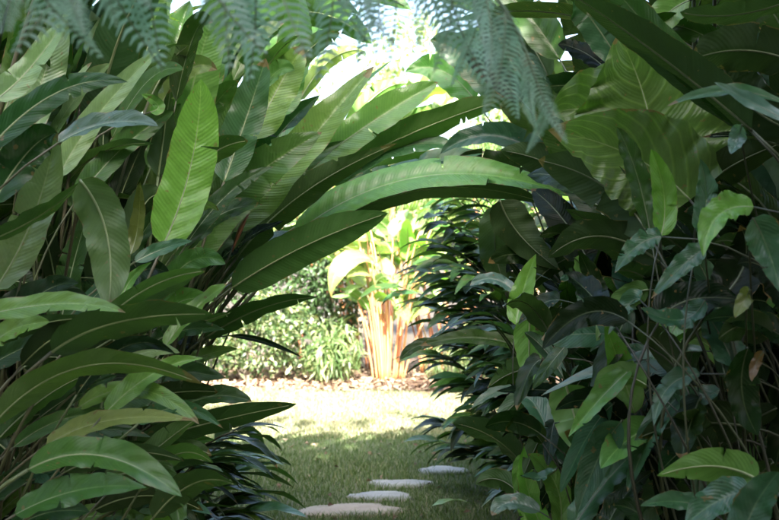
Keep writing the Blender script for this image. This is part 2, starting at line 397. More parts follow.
TONE = dict(mid=(.050, .125, .027), dark=(.025, .068, .018), deep=(.014, .034, .013), bright=(.115, .265, .042), lit=(.10, .22, .048),  # light, sky sheen and shade are mixed into these leaf colours by tone
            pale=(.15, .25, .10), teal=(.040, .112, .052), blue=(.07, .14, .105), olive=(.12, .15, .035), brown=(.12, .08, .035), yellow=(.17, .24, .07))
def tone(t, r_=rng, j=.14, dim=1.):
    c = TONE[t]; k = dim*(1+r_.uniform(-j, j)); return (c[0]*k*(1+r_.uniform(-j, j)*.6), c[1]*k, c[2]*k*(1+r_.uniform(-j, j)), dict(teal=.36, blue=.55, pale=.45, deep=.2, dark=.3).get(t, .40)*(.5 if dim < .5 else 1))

BASIS = {}
def hero(plant, root, b, m, t, wpx, d0, d1, roll=15, col='mid', fold=.2, wave=.05, prof='paddle', twist=0., curl=.12, freq=2.5, mat=None, notch=None, rib=True, dm=None, stalk=True, name='leaf'):
    """one leaf whose midrib runs b > m > t; root: where its stalk leaves the soil"""
    seed = rng.randrange(10**6)
    B, T = px(*b, d0), px(*t, d1); Mi = px(*m, dm if dm else (d0+d1)/2+.03)
    C = Mi*2-(B+T)/2
    nv = 26; tt = np.linspace(0, 1, nv); P = bez(B, C, T, tt)
    L = float(np.linalg.norm(np.diff(P, axis=0), axis=1).sum())
    if prof == 'paddle' and rng.random() < .62: prof = 'round'
    W = min(wpx*(1. if prof == 'broad' else .80)*(d0+d1)/2/FOC/max(.35, math.cos(R(roll))), .5 if prof == 'broad' else .30)
    N = frame_normal(T-B, Mi, roll)
    if notch is None: notch = rng.choice([0, 1, 2, 3]) if wpx > 20 else 0
    V, F, uv = blade(P, N, W, L, prof, fold*1.6+.06, wave*1.25, freq, twist, curl, .02, nv, 11 if prof == 'broad' else 9, seed, notch)
    o0 = plant.location
    me = mesh_data('leaf', V-np.array(tuple(o0)), F, mat or M_PADDLE, uv)
    lf = ob(name, me, plant); lf.color = tone(col, dim=.45 if root[0] > 0 and col in ('dark', 'deep', 'mid') else .8 if root[0] > 0 and col == 'teal' else .62 if prof == 'broad' else 1.)  # shade of the darker bank is put into its leaf colours
    # stalk: rises from the soil, meets the blade along its own tangent, runs on as the midrib
    T0 = (C-B).normalized(); rt = Vector((root[0]+rng.uniform(-.12, .12), root[1]+rng.uniform(-.12, .12), 0.0))
    rt.y = max(rt.y, max(d0, d1)+rng.uniform(.2, .5)); rt.x += (.12 if rt.x > 0 else -.05)
    dl = (B-rt).length
    cc = B-T0*dl*(.42 if T0.z > -.2 else .18)
    if cc.z < .25: cc.z = .25
    if T0.z < -.2: cc = B+Vector((.1 if rt.x > 0 else -.1, .42, .02)); rt.y = max(rt.y, B.y+.7)
    if stalk:
        st = bez(rt, cc, B, np.linspace(0, 1, 16))[:-1]
    else: st = np.array([tuple(B-T0*.12), tuple(B-T0*.05)])
    n0 = np.array(tuple(N)); rb = .005 if W > .09 else .003; o0 = np.array(tuple(o0))
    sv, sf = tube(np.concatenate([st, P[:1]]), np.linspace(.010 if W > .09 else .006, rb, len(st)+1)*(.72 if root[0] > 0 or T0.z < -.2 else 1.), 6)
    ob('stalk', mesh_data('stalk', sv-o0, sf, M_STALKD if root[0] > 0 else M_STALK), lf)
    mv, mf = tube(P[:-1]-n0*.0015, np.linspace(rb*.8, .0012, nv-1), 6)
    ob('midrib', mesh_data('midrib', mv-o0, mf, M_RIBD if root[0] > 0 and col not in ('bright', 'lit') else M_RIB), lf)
    return lf

# ---- openings seen through the arch: filler leaves keep clear of these
OPEN = [(292, 530), (262, 490), (238, 440), (285, 406), (228, 395), (212, 365), (212, 330), (255, 300), (330, 255), (392, 214), (470, 205), (498, 225), (470, 265), (425, 300), (400, 345), (425, 400), (462, 440), (480, 480), (492, 530)]
GAP = [(285, 95), (330, 68), (395, 25), (440, 10), (460, 60), (455, 105), (520, 118), (480, 150), (470, 205), (392, 214), (330, 225), (330, 170)]
def blocked(p, dl, dr):
    if p[1] < .3: return True
    x, y = to_px(p)
    if x < -25 or x > 805 or y < -25 or y > 545:
        return p[1] < 1.0 and abs(p[0]) < .8
    if inside((x, y), OPEN) or inside((x, y), GAP): return True
    if x < 400: return p[1] < (dl if x < 170 else dl+1.0)
    return p[1] < (dr if x > 560 else dr+1.0)

# ---- canonical leaves for the fuller clumps
def canon(h, lean, L, W, e0, droop, prof, mat, seed, roll):
    r_ = np.random.default_rng(seed)
    t = np.linspace(0, 1, 14)
    st = bez((0, 0, 0), (lean*.15, 0, h*.62), (lean, 0, h), t)
    n = 20; ang = np.linspace(e0, e0-droop, n); s = L/(n-1)
    P = [st[-1]]
    for a in ang[:-1]: P.append(P[-1]+np.array([math.cos(a)*s, 0, math.sin(a)*s]))
    P = np.array(P); P[:, 1] += np.linspace(0, 1, n)**2*r_.uniform(-.12, .12)*L
    N = np.array([-math.sin(e0), math.sin(roll), math.cos(e0)])
    V, F, uv = blade(P, N, W, L, prof, r_.uniform(.05, .35), r_.uniform(.03, .08), r_.uniform(1.5, 3.5), r_.uniform(-.7, .7), r_.uniform(0, .25), .025, n, 7, seed, int(r_.integers(0, 3)))
    k = .55 if W < .1 else 1.
    sv, sf = tube(st, np.linspace(.013, .006, 14)*k, 5); mv, mf = tube(P[:-1]-N*.0015, np.linspace(.0068, .0012, n-1)*k, 5)
    smp = np.concatenate([V[::4], P[::2]])
    return mesh_data('leaf', V, F, mat, uv), mesh_data('stalk', sv, sf, M_STALK), mesh_data('midrib', mv, mf, M_RIB), smp, st
def canon_set(k, hr, Lr, wr, prof='paddle', mat=None, seed=0):
    r_ = random.Random(seed); out = []
    for i in range(k):
        L = r_.uniform(*Lr); h = r_.uniform(*hr)
        out.append(canon(h, h*r_.uniform(.08, .38), L, L*r_.uniform(*wr), R(r_.uniform(35, 82)), R(r_.uniform(20, 105)), 'round' if prof == 'paddle' and i % 2 else prof, mat or M_PADDLE, seed*100+i, r_.uniform(-.7, .7)))
    return out
TALL = canon_set(10, (1.5, 2.6), (.75, 1.25), (.15, .22), seed=1)
MED = canon_set(10, (.8, 1.5), (.5, .9), (.17, .25), seed=2)
LOW = canon_set(8, (.25, .75), (.35, .7), (.24, .34), seed=3)
NARROW = canon_set(8, (.5, 1.4), (.4, .7), (.11, .16), 'lance', M_LANCE, seed=4)

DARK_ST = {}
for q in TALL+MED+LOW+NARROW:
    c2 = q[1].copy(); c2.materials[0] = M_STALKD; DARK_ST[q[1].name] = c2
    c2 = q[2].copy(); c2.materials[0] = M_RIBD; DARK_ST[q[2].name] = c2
def clump(name, loc, label, cat, sets, n, tones, spread=.3, dl=3.5, dr=3.4, az=None, azw=3.2, group=None, smin=.8, smax=1.15, tries=14):
    e = empty(name, (loc[0], loc[1], 0), label, cat, group); made = 0
    for i in range(n):
        for k in range(tries):
            me, sm, rm, smp, st = rng.choice(rng.choice(sets))
            a = rng.uniform(-azw, azw)+(az if az is not None else 0); s = rng.uniform(smin, smax)
            rr = spread*math.sqrt(rng.random()); aa = rng.uniform(0, 6.28)
            ox, oy = rr*math.cos(aa), rr*math.sin(aa)
            ca, sa = math.cos(a), math.sin(a)
            def tr(q): return (loc[0]+ox+(q[0]*ca-q[1]*sa)*s, loc[1]+oy+(q[0]*sa+q[1]*ca)*s, q[2]*s)
            if any(blocked(tr(q), dl, dr) for q in smp) or any(blocked(tr(q), dl, dr) for q in st[3:]): continue
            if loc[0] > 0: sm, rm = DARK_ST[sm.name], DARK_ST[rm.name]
            l = ob('leaf', me, e, (ox, oy, 0)); l.rotation_euler = (0, 0, a); l.scale = (s, s, s); l.color = tone(rng.choice(tones), j=.22, dim=.42 if loc[0] > 0 else .8)  # clump leaves are coloured darker for shade, most on the darker bank
            ob('stalk', sm, l); ob('midrib', rm, l); made += 1; break
    return e, made

# ------------------------------------------------------------------ the bank with the arching paddle leaves
def plant(name, loc, label, cat='plant', group=None): return empty(name, (loc[0], loc[1], 0), label, cat, group)
HG = 'paddle leaved clumps forming the arch'
A = plant('heliconia', (-1.25, 3.1), 'heliconia clump with dark bowed leaves and one leaf folded straight down', 'heliconia', HG); ra = (-1.25, 3.1)
B_ = plant('heliconia', (-1.05, 3.8), 'heliconia clump holding one upright glowing yellow green leaf', 'heliconia', HG); rb_ = (-1.05, 3.8)
C_ = plant('heliconia', (-1.12, 4.6), 'heliconia clump whose long ribbed leaves lean over the path to make the arch', 'heliconia', HG); rc = (-1.12, 4.6)
D_ = plant('ginger_plant', (-1.3, 2.75), 'low ginger clump with broad level leaves, one pale yellow green', 'ginger plant'); rd = (-1.3, 2.75)
E_ = plant('ginger_plant', (-1.15, 3.75), 'ginger clump with dark pointed leaves reaching out over the lawn edge', 'ginger plant'); re_ = (-1.15, 3.75)

# A: near upper part
hero(A, ra, (-12, 150), (58, 92), (128, 82), 36, 3.0, 3.0, 28, 'dark', fold=.1, wave=.03)
hero(A, ra, (-8, 205), (28, 152), (57, 133), 46, 3.0, 3.05, 22, 'dark')
hero(A, ra, (58, 143), (108, 123), (158, 126), 20, 2.9, 2.85, 52, 'blue', fold=.3)
hero(A, ra, (80, 180), (107, 235), (108, 312), 54, 3.0, 2.9, -12, 'mid', fold=.05, wave=.07, twist=.3)
hero(A, ra, (58, 178), (100, 112), (162, 48), 30, 3.3, 3.4, 20, 'pale', twist=.5)
hero(A, ra, (18, 140), (44, 75), (62, 8), 50, 3.5, 3.6, 15, 'pale')
hero(A, ra, (-5, 100), (35, 62), (76, 2), 34, 3.25, 3.35, 25, 'pale', twist=.6)
hero(A, ra, (-10, 168), (48, 112), (92, 62), 16, 3.1, 3.15, 55, 'pale')
hero(A, ra, (-5, 290), (34, 215), (56, 130), 50, 3.15, 3.2, 18, 'pale')
hero(A, ra, (-10, 240), (42, 214), (80, 182), 20, 3.05, 3.05, -50, 'dark')
hero(A, ra, (-5, 130), (20, 60), (25, -20), 40, 3.6, 3.7, 10, 'mid')
hero(A, ra, (85, 130), (105, 75), (120, 0), 44, 3.9, 4.0, 20, 'mid')
hero(A, ra, (60, 330), (72, 270), (92, 200), 36, 3.45, 3.5, 30, 'dark')
hero(A, ra, (130, 255), (138, 225), (140, 182), 18, 3.5, 3.5, 25, 'olive')
hero(A, ra, (100, 260), (125, 185), (150, 130), 34, 3.8, 3.9, 25, 'deep')
# B
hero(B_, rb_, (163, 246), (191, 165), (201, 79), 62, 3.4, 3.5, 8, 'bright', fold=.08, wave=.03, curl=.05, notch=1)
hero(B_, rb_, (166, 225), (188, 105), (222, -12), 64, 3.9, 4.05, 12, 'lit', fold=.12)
hero(B_, rb_, (224, 182), (245, 122), (266, 58), 46, 3.95, 4.05, 15, 'teal')
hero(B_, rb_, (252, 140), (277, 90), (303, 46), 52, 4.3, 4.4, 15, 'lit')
hero(B_, rb_, (205, 190), (222, 140), (250, 80), 44, 4.25, 4.35, 10, 'mid')
hero(B_, rb_, (150, 112), (158, 105), (141, 94), 16, 3.6, 3.6, 12, 'bright')
hero(B_, rb_, (175, 262), (215, 218), (262, 205), 26, 3.7, 3.7, 40, 'dark')
hero(B_, rb_, (135, 262), (165, 248), (192, 241), 18, 3.2, 3.2, 30, 'teal')
hero(B_, rb_, (122, 300), (132, 278), (152, 262), 14, 3.3, 3.3, 20, 'lit')
hero(B_, rb_, (145, 200), (158, 140), (170, 60), 40, 4.3, 4.4, 20, 'dark')
hero(B_, rb_, (195, 120), (212, 50), (235, -30), 48, 4.5, 4.6, 20, 'mid')
hero(B_, rb_, (268, 120), (290, 70), (300, -10), 50, 4.8, 4.9, 18, 'mid')
# C: the arch
hero(C_, rc, (182, 272), (238, 192), (322, 132), 56, 4.0, 4.15, 18, 'mid', fold=.15, wave=.04)
hero(C_, rc, (232, 232), (300, 152), (374, 66), 46, 4.2, 4.35, 22, 'lit', fold=.18, twist=.5)
hero(C_, rc, (205, 262), (268, 190), (345, 140), 44, 4.5, 4.6, 10, 'dark')
hero(C_, rc, (236, 258), (305, 192), (398, 143), 40, 4.4, 4.6, -22, 'dark')
hero(C_, rc, (232, 288), (305, 246), (388, 213), 50, 4.2, 4.3, -14, 'mid', fold=.1, wave=.02)
hero(C_, rc, (292, 236), (425, 176), (574, 197), 36, 4.65, 4.6, 50, 'lit', fold=.25, wave=.015, curl=.3)
hero(C_, rc, (300, 243), (420, 190), (548, 204), 30, 4.72, 4.75, -45, 'deep', fold=.1, wave=.02)
hero(C_, rc, (300, 190), (412, 133), (516, 96), 36, 4.85, 5.0, -28, 'mid', fold=.2, notch=3)
hero(C_, rc, (300, 198), (390, 150), (455, 148), 28, 4.9, 5.0, 40, 'teal')
hero(C_, rc, (300, 175), (372, 122), (438, 82), 42, 4.8, 4.95, 20, 'lit', notch=2)
hero(C_, rc, (262, 168), (320, 118), (392, 60), 20, 4.6, 4.75, 58, 'mid', twist=.4)
hero(C_, rc, (330, 205), (410, 170), (486, 152), 26, 5.0, 5.1, 48, 'teal', fold=.3)
hero(C_, rc, (330, 185), (420, 160), (495, 168), 22, 5.2, 5.3, -40, 'mid')
hero(C_, rc, (240, 200), (275, 140), (320, 95), 40, 4.9, 5.0, 25, 'dark')
hero(C_, rc, (270, 190), (320, 165), (372, 158), 26, 5.1, 5.2, 30, 'lit')
hero(C_, rc, (205, 338), (262, 308), (318, 297), 26, 4.5, 4.5, -35, 'dark', fold=.1)
hero(C_, rc, (228, 336), (262, 341), (303, 358), 8, 4.7, 4.6, 20, 'deep', prof='lance', mat=M_LANCE)
hero(C_, rc, (190, 362), (212, 353), (238, 349), 18, 4.3, 4.3, 25, 'lit')
hero(C_, rc, (225, 60), (300, 12), (372, 44), 44, 5.4, 5.6, -30, 'mid', notch=3)
hero(C_, rc, (215, 40), (290, -5), (360, 15), 44, 5.5, 5.7, -30, 'dark', notch=2)
hero(C_, rc, (250, 100), (290, 40), (345, 12), 46, 5.6, 5.8, 20, 'dark', notch=2)
hero(C_, rc, (250, 70), (320, -10), (412, 10), 40, 5.8, 6.0, -25, 'mid', notch=3)
hero(C_, rc, (205, 110), (225, 60), (248, 5), 44, 5.3, 5.4, 20, 'mid')
hero(C_, rc, (160, 120), (172, 60), (190, 0), 44, 5.0, 5.1, 20, 'dark')
hero(C_, rc, (140, 90), (150, 40), (175, -20), 44, 5.2, 5.3, 20, 'mid')
for q in [((285, 150), (320, 118), (352, 108), 26, 'bright'), ((330, 160), (365, 128), (412, 112), 26, 'yellow'), ((380, 150), (415, 118), (452, 108), 24, 'bright'), ((270, 118), (300, 84), (322, 76), 28, 'bright'),
          ((395, 120), (418, 84), (432, 52), 26, 'lit'), ((410, 135), (442, 108), (470, 88), 26, 'lit'), ((345, 130), (380, 92), (408, 84), 24, 'bright'), ((300, 100), (330, 60), (362, 50), 20, 'yellow')]:
    hero(C_, (-2.1, 6.2), q[0], q[1], q[2], q[3], 6.0, 6.2, rng.choice([12, 20, -15]), q[4], notch=2)
# D: low and near
hero(D_, rd, (-40, 322), (55, 304), (126, 313), 28, 2.8, 2.75, 42, 'lit', fold=.15)
hero(D_, rd, (52, 352), (118, 322), (214, 314), 42, 2.85, 2.8, -38, 'dark', fold=.1)
hero(D_, rd, (-10, 428), (85, 366), (202, 384), 32, 2.72, 2.7, -40, 'mid', fold=.15)
hero(D_, rd, (46, 446), (112, 420), (197, 421), 25, 2.9, 2.85, 40, 'yellow', fold=.2)
hero(D_, rd, (110, 368), (148, 352), (180, 353), 22, 3.2, 3.15, 38, 'pale')
hero(D_, rd, (28, 470), (102, 456), (182, 497), 40, 2.7, 2.65, 35, 'mid', wave=.04)
hero(D_, rd, (15, 515), (80, 490), (147, 488), 36, 2.65, 2.6, 38, 'mid')
hero(D_, rd, (148, 462), (172, 495), (182, 540), 34, 3.0, 2.95, 15, 'mid')
hero(D_, rd, (-20, 372), (30, 345), (72, 335), 30, 3.0, 3.0, 30, 'dark')
hero(D_, rd, (20, 400), (50, 372), (60, 330), 30, 3.3, 3.3, 25, 'dark')
hero(D_, rd, (80, 420), (128, 400), (165, 402), 30, 3.2, 3.2, 25, 'dark')
hero(D_, rd, (85, 450), (110, 435), (135, 430), 30, 3.4, 3.4, 25, 'mid')
hero(D_, rd, (-10, 350), (12, 330), (50, 322), 26, 2.9, 2.9, 35, 'lit')
hero(D_, rd, (5, 540), (40, 515), (90, 512), 34, 2.9, 2.85, 30, 'dark')
# E
hero(E_, re_, (135, 446), (205, 424), (297, 404), 32, 3.6, 3.6, -30, 'dark', fold=.1, wave=.02)
hero(E_, re_, (150, 425), (205, 398), (252, 402), 24, 3.85, 3.85, 40, 'dark')
hero(E_, re_, (140, 400), (180, 392), (218, 392), 26, 3.7, 3.7, -30, 'deep')
hero(E_, re_, (110, 385), (160, 372), (226, 378), 30, 3.6, 3.6, 25, 'dark')
hero(E_, re_, (150, 345), (185, 330), (225, 330), 26, 3.9, 3.9, 30, 'dark')
hero(E_, re_, (130, 480), (170, 450), (215, 440), 30, 3.7, 3.7, 30, 'mid')
hero(E_, re_, (165, 330), (200, 322), (232, 312), 14, 4.0, 4.0, -40, 'mid')
# leaves in between
def between(plants, n, box, dr, ang, Lr, wr, tones, swap=None):
    for i in range(n):
        e, r0 = rng.choice(plants); x, y = rng.uniform(box[0], box[2]), rng.uniform(box[1], box[3]); d = rng.uniform(*dr)
        a = R(ang(x, y)+rng.uniform(-24, 24)); L = rng.uniform(*Lr)*3.3/d; bend = rng.uniform(.02, .3)*L; sg = 1 if math.cos(a) > 0 else -1
        t = (x+math.cos(a)*L, y-math.sin(a)*L+bend); m = (x+math.cos(a)*L*.5, y-math.sin(a)*L*.5-bend*.4)
        dd = rng.uniform(-.15, .15)
        if any(inside(((x*(1-f)+t[0]*f), (y*(1-f)+t[1]*f)), OPEN) or inside(((x*(1-f)+t[0]*f), (y*(1-f)+t[1]*f)), GAP) for f in (.2, .5, .8, 1.)): continue
        hero(e, r0, (x, y), m, t, rng.uniform(*wr)*3.3/d, d, d+dd, rng.choice([-35, -20, 10, 25, 40]), rng.choice(tones), fold=rng.uniform(.05, .35), wave=rng.uniform(.02, .07), twist=rng.uniform(-.5, .5))
between([(A, ra), (B_, rb_)], 80, (-30, 50, 190, 340), (3.55, 4.3), lambda x, y: 78-x*.12, (80, 160), (20, 36), ['mid', 'dark', 'pale', 'lit', 'mid', 'dark'])
between([(B_, rb_), (C_, rc)], 50, (150, 80, 300, 290), (4.1, 5.2), lambda x, y: 80-(x-100)*.22, (90, 180), (22, 36), ['mid', 'dark', 'lit', 'mid', 'teal'])
between([(D_, rd), (E_, re_)], 80, (-30, 300, 165, 570), (2.9, 3.7), lambda x, y: 25, (60, 120), (18, 32), ['mid', 'dark', 'deep', 'lit', 'dark', 'teal'])
# flower bract low in the fan
for (x, y, d) in [(240, 226, 4.1)]:
    q = px(x, y, d); vv, ff = tube(bez(q-Vector((.03, 0, .10)), q, q+Vector((.035, .01, .05)), np.linspace(0, 1, 7)), [.004, .009, .014, .016, .012, .006, .001], 6, .6)
    pl = C_ if x > 200 else B_
    ob('flower_bract', mesh_data('flower_bract', vv-np.array(tuple(pl.location)), ff, M_BRACT), pl)

# fuller clumps behind the arching leaves
LG = 'clumps crowded along the bank behind the arching heliconias'
for (x, y, n, sets, tn, lab, az, hi) in [
    (-1.75, 4.2, 55, [TALL, MED], ['mid', 'dark', 'dark', 'teal'], 'tall heliconia clump rising behind the bowed dark leaves', None, None),
    (-1.35, 4.9, 50, [TALL, MED, NARROW], ['mid', 'dark', 'deep', 'lit'], 'mixed tall and narrow leaved clump behind the glowing upright leaf', None, None),
    (-2.2, 5.6, 55, [TALL, MED], ['dark', 'deep', 'mid'], 'dark heliconia clump deep in the bank behind the tall ones', None, None),
    (-1.55, 5.9, 50, [TALL, MED], ['mid', 'dark', 'lit'], 'heliconia clump behind the foot of the arch', None, None),
    (-2.7, 4.0, 45, [TALL, MED], ['dark', 'mid'], 'outer heliconia clump at the back of the near bank', None, None),
    (-1.5, 3.6, 35, [MED, LOW], ['dark', 'mid', 'deep'], 'knee high clump under the bowed heliconia leaves', None, None),
    (-1.25, 4.5, 40, [LOW, MED], ['deep', 'dark'], 'low dark clump at the foot of the arching heliconia', None, None),
    (-1.2, 3.95, 55, [MED, LOW, NARROW], ['deep', 'dark', 'mid'], 'crowded dark clump behind the level ginger leaves', None, None),
    (-1.8, 3.5, 50, [MED, TALL], ['dark', 'deep', 'mid'], 'crowded clump behind the leaf that is folded down', None, None),
    (-2.3, 7.2, 50, [TALL, MED], ['mid', 'dark'], 'heliconia clump where the bank meets the open lawn', None, None),
    (-2.2, 2.9, 40, [TALL, MED], ['mid', 'dark'], 'heliconia clump beside the low ginger', None, None),
    (-1.75, 2.9, 45, [MED, LOW], ['dark', 'mid', 'lit'], 'leafy clump along the outer side of the low ginger', None, None),
    (-3.3, 6.3, 50, [TALL], ['dark', 'mid'], 'tallest heliconia clump against the bank', None, None)]:
    clump('heliconia', (x, y), lab, 'heliconia', sets, n, tn, .38, group=LG, dl=3.2 if LOW in sets else 3.5)

# ------------------------------------------------------------------ the darker bank opposite
F_ = plant('elephant_ear', (1.15, 3.9), 'elephant ear with two huge scalloped leaves and pale ribs', 'elephant ear'); rf = (1.15, 3.9)
G_ = plant('heliconia', (1.45, 3.2), 'heliconia clump with one great dark leaf slanting overhead beside the elephant ear', 'heliconia', HG); rg = (1.45, 3.2)
H_ = plant('ginger_plant', (1.12, 2.9), 'ginger clump of short crinkled leaves, two bright, below the elephant ear', 'ginger plant'); rh = (1.12, 2.9)
I_ = plant('ginger_plant', (.72, 3.6), 'ginger clump with glowing leaves hanging straight down beside the drooping shrub', 'ginger plant'); ri = (.72, 3.6)
J_ = plant('ginger_plant', (1.1, 2.55), 'low ginger clump with broad lime and blue green leaves near the ground', 'ginger plant'); rj = (1.1, 2.55)
K_ = plant('heliconia', (1.05, 4.4), 'heliconia clump reaching across behind the elephant ear toward the arch', 'heliconia', HG); rk = (1.05, 4.4)

hero(F_, rf, (655, 165), (645, 100), (618, 33), 150, 3.35, 3.4, 14, 'lit', fold=.12, wave=.035, prof='broad', mat=M_EAR, freq=5, curl=.1, notch=0)
hero(F_, rf, (690, 200), (630, 155), (548, 130), 100, 3.2, 3.22, 14, 'lit', fold=.15, wave=.05, prof='broad', mat=M_EAR, freq=6, curl=.1, notch=0)
hero(F_, rf, (640, 130), (590, 110), (552, 115), 90, 3.45, 3.5, 15, 'lit', wave=.05, prof='broad', mat=M_EAR, freq=5, notch=0)
hero(F_, rf, (690, 60), (705, 105), (700, 170), 80, 3.5, 3.5, 20, 'lit', wave=.04, prof='broad', mat=M_EAR, notch=0)
# G
hero(G_, rg, (752, 130), (655, 52), (560, -14), 50, 3.0, 3.05, -42, 'dark', fold=.2, wave=.02)
hero(G_, rg, (748, 128), (660, 40), (600, -30), 40, 3.05, 3.1, 25, 'mid')
hero(G_, rg, (800, -4), (738, 14), (680, 12), 30, 2.8, 2.8, -40, 'dark')
hero(G_, rg, (790, 60), (740, 50), (690, 60), 60, 3.1, 3.1, -25, 'deep')
hero(G_, rg, (790, 130), (740, 95), (715, 40), 60, 3.3, 3.3, -20, 'deep')
hero(G_, rg, (790, 40), (765, 0), (740, -40), 50, 3.2, 3.2, 20, 'mid')
hero(G_, rg, (785, 104), (728, 91), (667, 106), 15, 2.5, 2.5, 50, 'teal', prof='lance', mat=M_LANCE)
hero(G_, rg, (790, 122), (748, 100), (714, 82), 18, 2.45, 2.5, 30, 'blue', prof='lance', mat=M_LANCE)
hero(G_, rg, (742, 125), (738, 138), (731, 154), 22, 2.6, 2.6, 12, 'blue')
hero(G_, rg, (690, 0), (660, 20), (630, 60), 40, 3.6, 3.6, 20, 'lit')
hero(G_, rg, (640, 20), (600, 5), (560, -10), 44, 4.0, 4.0, 20, 'mid')
hero(G_, rg, (625, 70), (592, 20), (572, 0), 44, 4.3, 4.3, 15, 'teal')
hero(G_, rg, (700, 200), (725, 170), (790, 140), 46, 3.3, 3.2, -25, 'deep')
# H
hero(H_, rh, (661, 236), (664, 195), (651, 149), 30, 2.9, 2.9, 10, 'bright', wave=.05, notch=1)
hero(H_, rh, (650, 232), (636, 172), (617, 127), 28, 3.0, 3.05, 22, 'mid', wave=.09, freq=4)
hero(H_, rh, (650, 236), (604, 186), (538, 160), 60, 3.15, 3.3, -16, 'dark', fold=.1, wave=.03)
hero(H_, rh, (700, 238), (706, 198), (700, 158), 32, 2.8, 2.85, 12, 'teal', wave=.08, freq=4, fold=.35)
hero(H_, rh, (754, 207), (718, 216), (703, 257), 38, 2.6, 2.55, 25, 'bright', wave=.1, freq=3)
hero(H_, rh, (662, 237), (637, 246), (615, 273), 28, 2.8, 2.75, 20, 'teal', wave=.1, freq=4)
hero(H_, rh, (706, 248), (682, 266), (651, 299), 28, 2.7, 2.65, 20, 'teal', wave=.07, freq=4)
hero(H_, rh, (753, 218), (768, 250), (782, 295), 46, 2.5, 2.45, 15, 'teal', wave=.05)
hero(H_, rh, (660, 262), (600, 236), (548, 258), 40, 3.2, 3.2, -30, 'deep', wave=.06)
hero(H_, rh, (720, 300), (745, 262), (740, 225), 60, 2.95, 2.95, 15, 'deep')
hero(H_, rh, (660, 320), (690, 300), (740, 300), 44, 2.9, 2.9, 30, 'deep')
hero(H_, rh, (750, 290), (745, 300), (735, 318), 20, 2.6, 2.6, 15, 'olive')
hero(H_, rh, (705, 300), (680, 320), (640, 308), 24, 2.75, 2.75, 40, 'teal', wave=.08)
hero(H_, rh, (640, 300), (628, 305), (608, 335), 26, 2.9, 2.9, 20, 'teal', wave=.08)
hero(H_, rh, (600, 300), (590, 275), (578, 250), 26, 3.3, 3.3, 20, 'dark')
hero(H_, rh, (574, 258), (585, 275), (590, 310), 20, 3.4, 3.4, 12, 'pale')
# I
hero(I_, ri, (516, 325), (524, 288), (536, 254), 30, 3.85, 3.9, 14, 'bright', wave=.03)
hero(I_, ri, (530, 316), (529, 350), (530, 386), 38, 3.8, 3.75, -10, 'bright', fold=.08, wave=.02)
hero(I_, ri, (560, 300), (540, 305), (518, 325), 20, 3.7, 3.7, 40, 'dark')
hero(I_, ri, (566, 385), (574, 415), (584, 455), 54, 3.2, 3.15, -10, 'lit', fold=.08, wave=.02)
hero(I_, ri, (705, 351), (632, 362), (541, 396), 14, 3.05, 3.1, 60, 'blue', fold=.3)
hero(I_, ri, (540, 372), (515, 372), (488, 388), 34, 3.95, 3.95, -20, 'mid')
hero(I_, ri, (515, 292), (492, 279), (470, 286), 14, 4.4, 4.4, 40, 'blue')
hero(I_, ri, (512, 390), (492, 394), (471, 409), 14, 4.4, 4.4, 45, 'blue')
hero(I_, ri, (532, 352), (478, 338), (420, 346), 18, 4.4, 4.4, 35, 'mid')
hero(I_, ri, (440, 344), (418, 346), (400, 360), 14, 4.45, 4.4, 30, 'mid', stalk=False)
hero(I_, ri, (600, 380), (582, 372), (572, 385), 20, 3.5, 3.5, 30, 'teal')
hero(I_, ri, (625, 345), (605, 340), (590, 352), 20, 3.3, 3.3, 30, 'dark')
hero(I_, ri, (600, 395), (612, 400), (640, 430), 30, 3.3, 3.3, 25, 'mid')
hero(I_, ri, (530, 460), (522, 480), (528, 540), 26, 3.7, 3.7, 10, 'lit', stalk=False)
hero(I_, ri, (548, 540), (528, 490), (524, 446), 28, 3.55, 3.6, 14, 'bright')
hero(I_, ri, (560, 530), (556, 485), (528, 454), 30, 3.4, 3.45, 20, 'lit')
hero(I_, ri, (556, 470), (540, 478), (520, 476), 12, 3.3, 3.3, 55, 'teal')
hero(I_, ri, (524, 500), (500, 480), (476, 484), 26, 3.7, 3.8, -15, 'mid')
hero(I_, ri, (540, 512), (510, 503), (492, 516), 20, 3.5, 3.5, 40, 'blue')
# J
hero(J_, rj, (758, 480), (712, 466), (657, 476), 46, 2.6, 2.6, -22, 'bright', fold=.1, wave=.02)
hero(J_, rj, (742, 545), (754, 508), (779, 472), 48, 2.35, 2.3, 18, 'teal', fold=.15)
hero(J_, rj, (748, 492), (720, 500), (686, 524), 42, 2.5, 2.5, 25, 'teal')
hero(J_, rj, (700, 374), (668, 388), (654, 426), 26, 2.8, 2.75, 25, 'teal', wave=.07)
hero(J_, rj, (748, 348), (742, 392), (758, 436), 40, 2.7, 2.7, 20, 'dark', wave=.06)
hero(J_, rj, (764, 352), (756, 364), (752, 382), 13, 2.66, 2.66, 15, 'brown', wave=.1)
hero(J_, rj, (745, 426), (690, 424), (638, 438), 52, 2.9, 2.9, -25, 'deep')
hero(J_, rj, (572, 530), (606, 482), (640, 448), 34, 3.0, 3.0, 35, 'teal', wave=.07, freq=4)
hero(J_, rj, (600, 545), (622, 500), (655, 470), 30, 2.9, 2.9, 35, 'dark', wave=.07)
hero(J_, rj, (715, 515), (680, 502), (640, 506), 26, 2.7, 2.7, 35, 'teal')
hero(J_, rj, (655, 545), (640, 515), (610, 505), 34, 2.85, 2.85, 30, 'dark')
hero(J_, rj, (672, 520), (660, 480), (640, 455), 30, 3.0, 3.0, 25, 'deep')
hero(J_, rj, (590, 520), (580, 490), (585, 450), 26, 3.2, 3.2, 20, 'dark')
hero(J_, rj, (720, 390), (690, 398), (660, 384), 24, 2.9, 2.9, 40, 'teal')
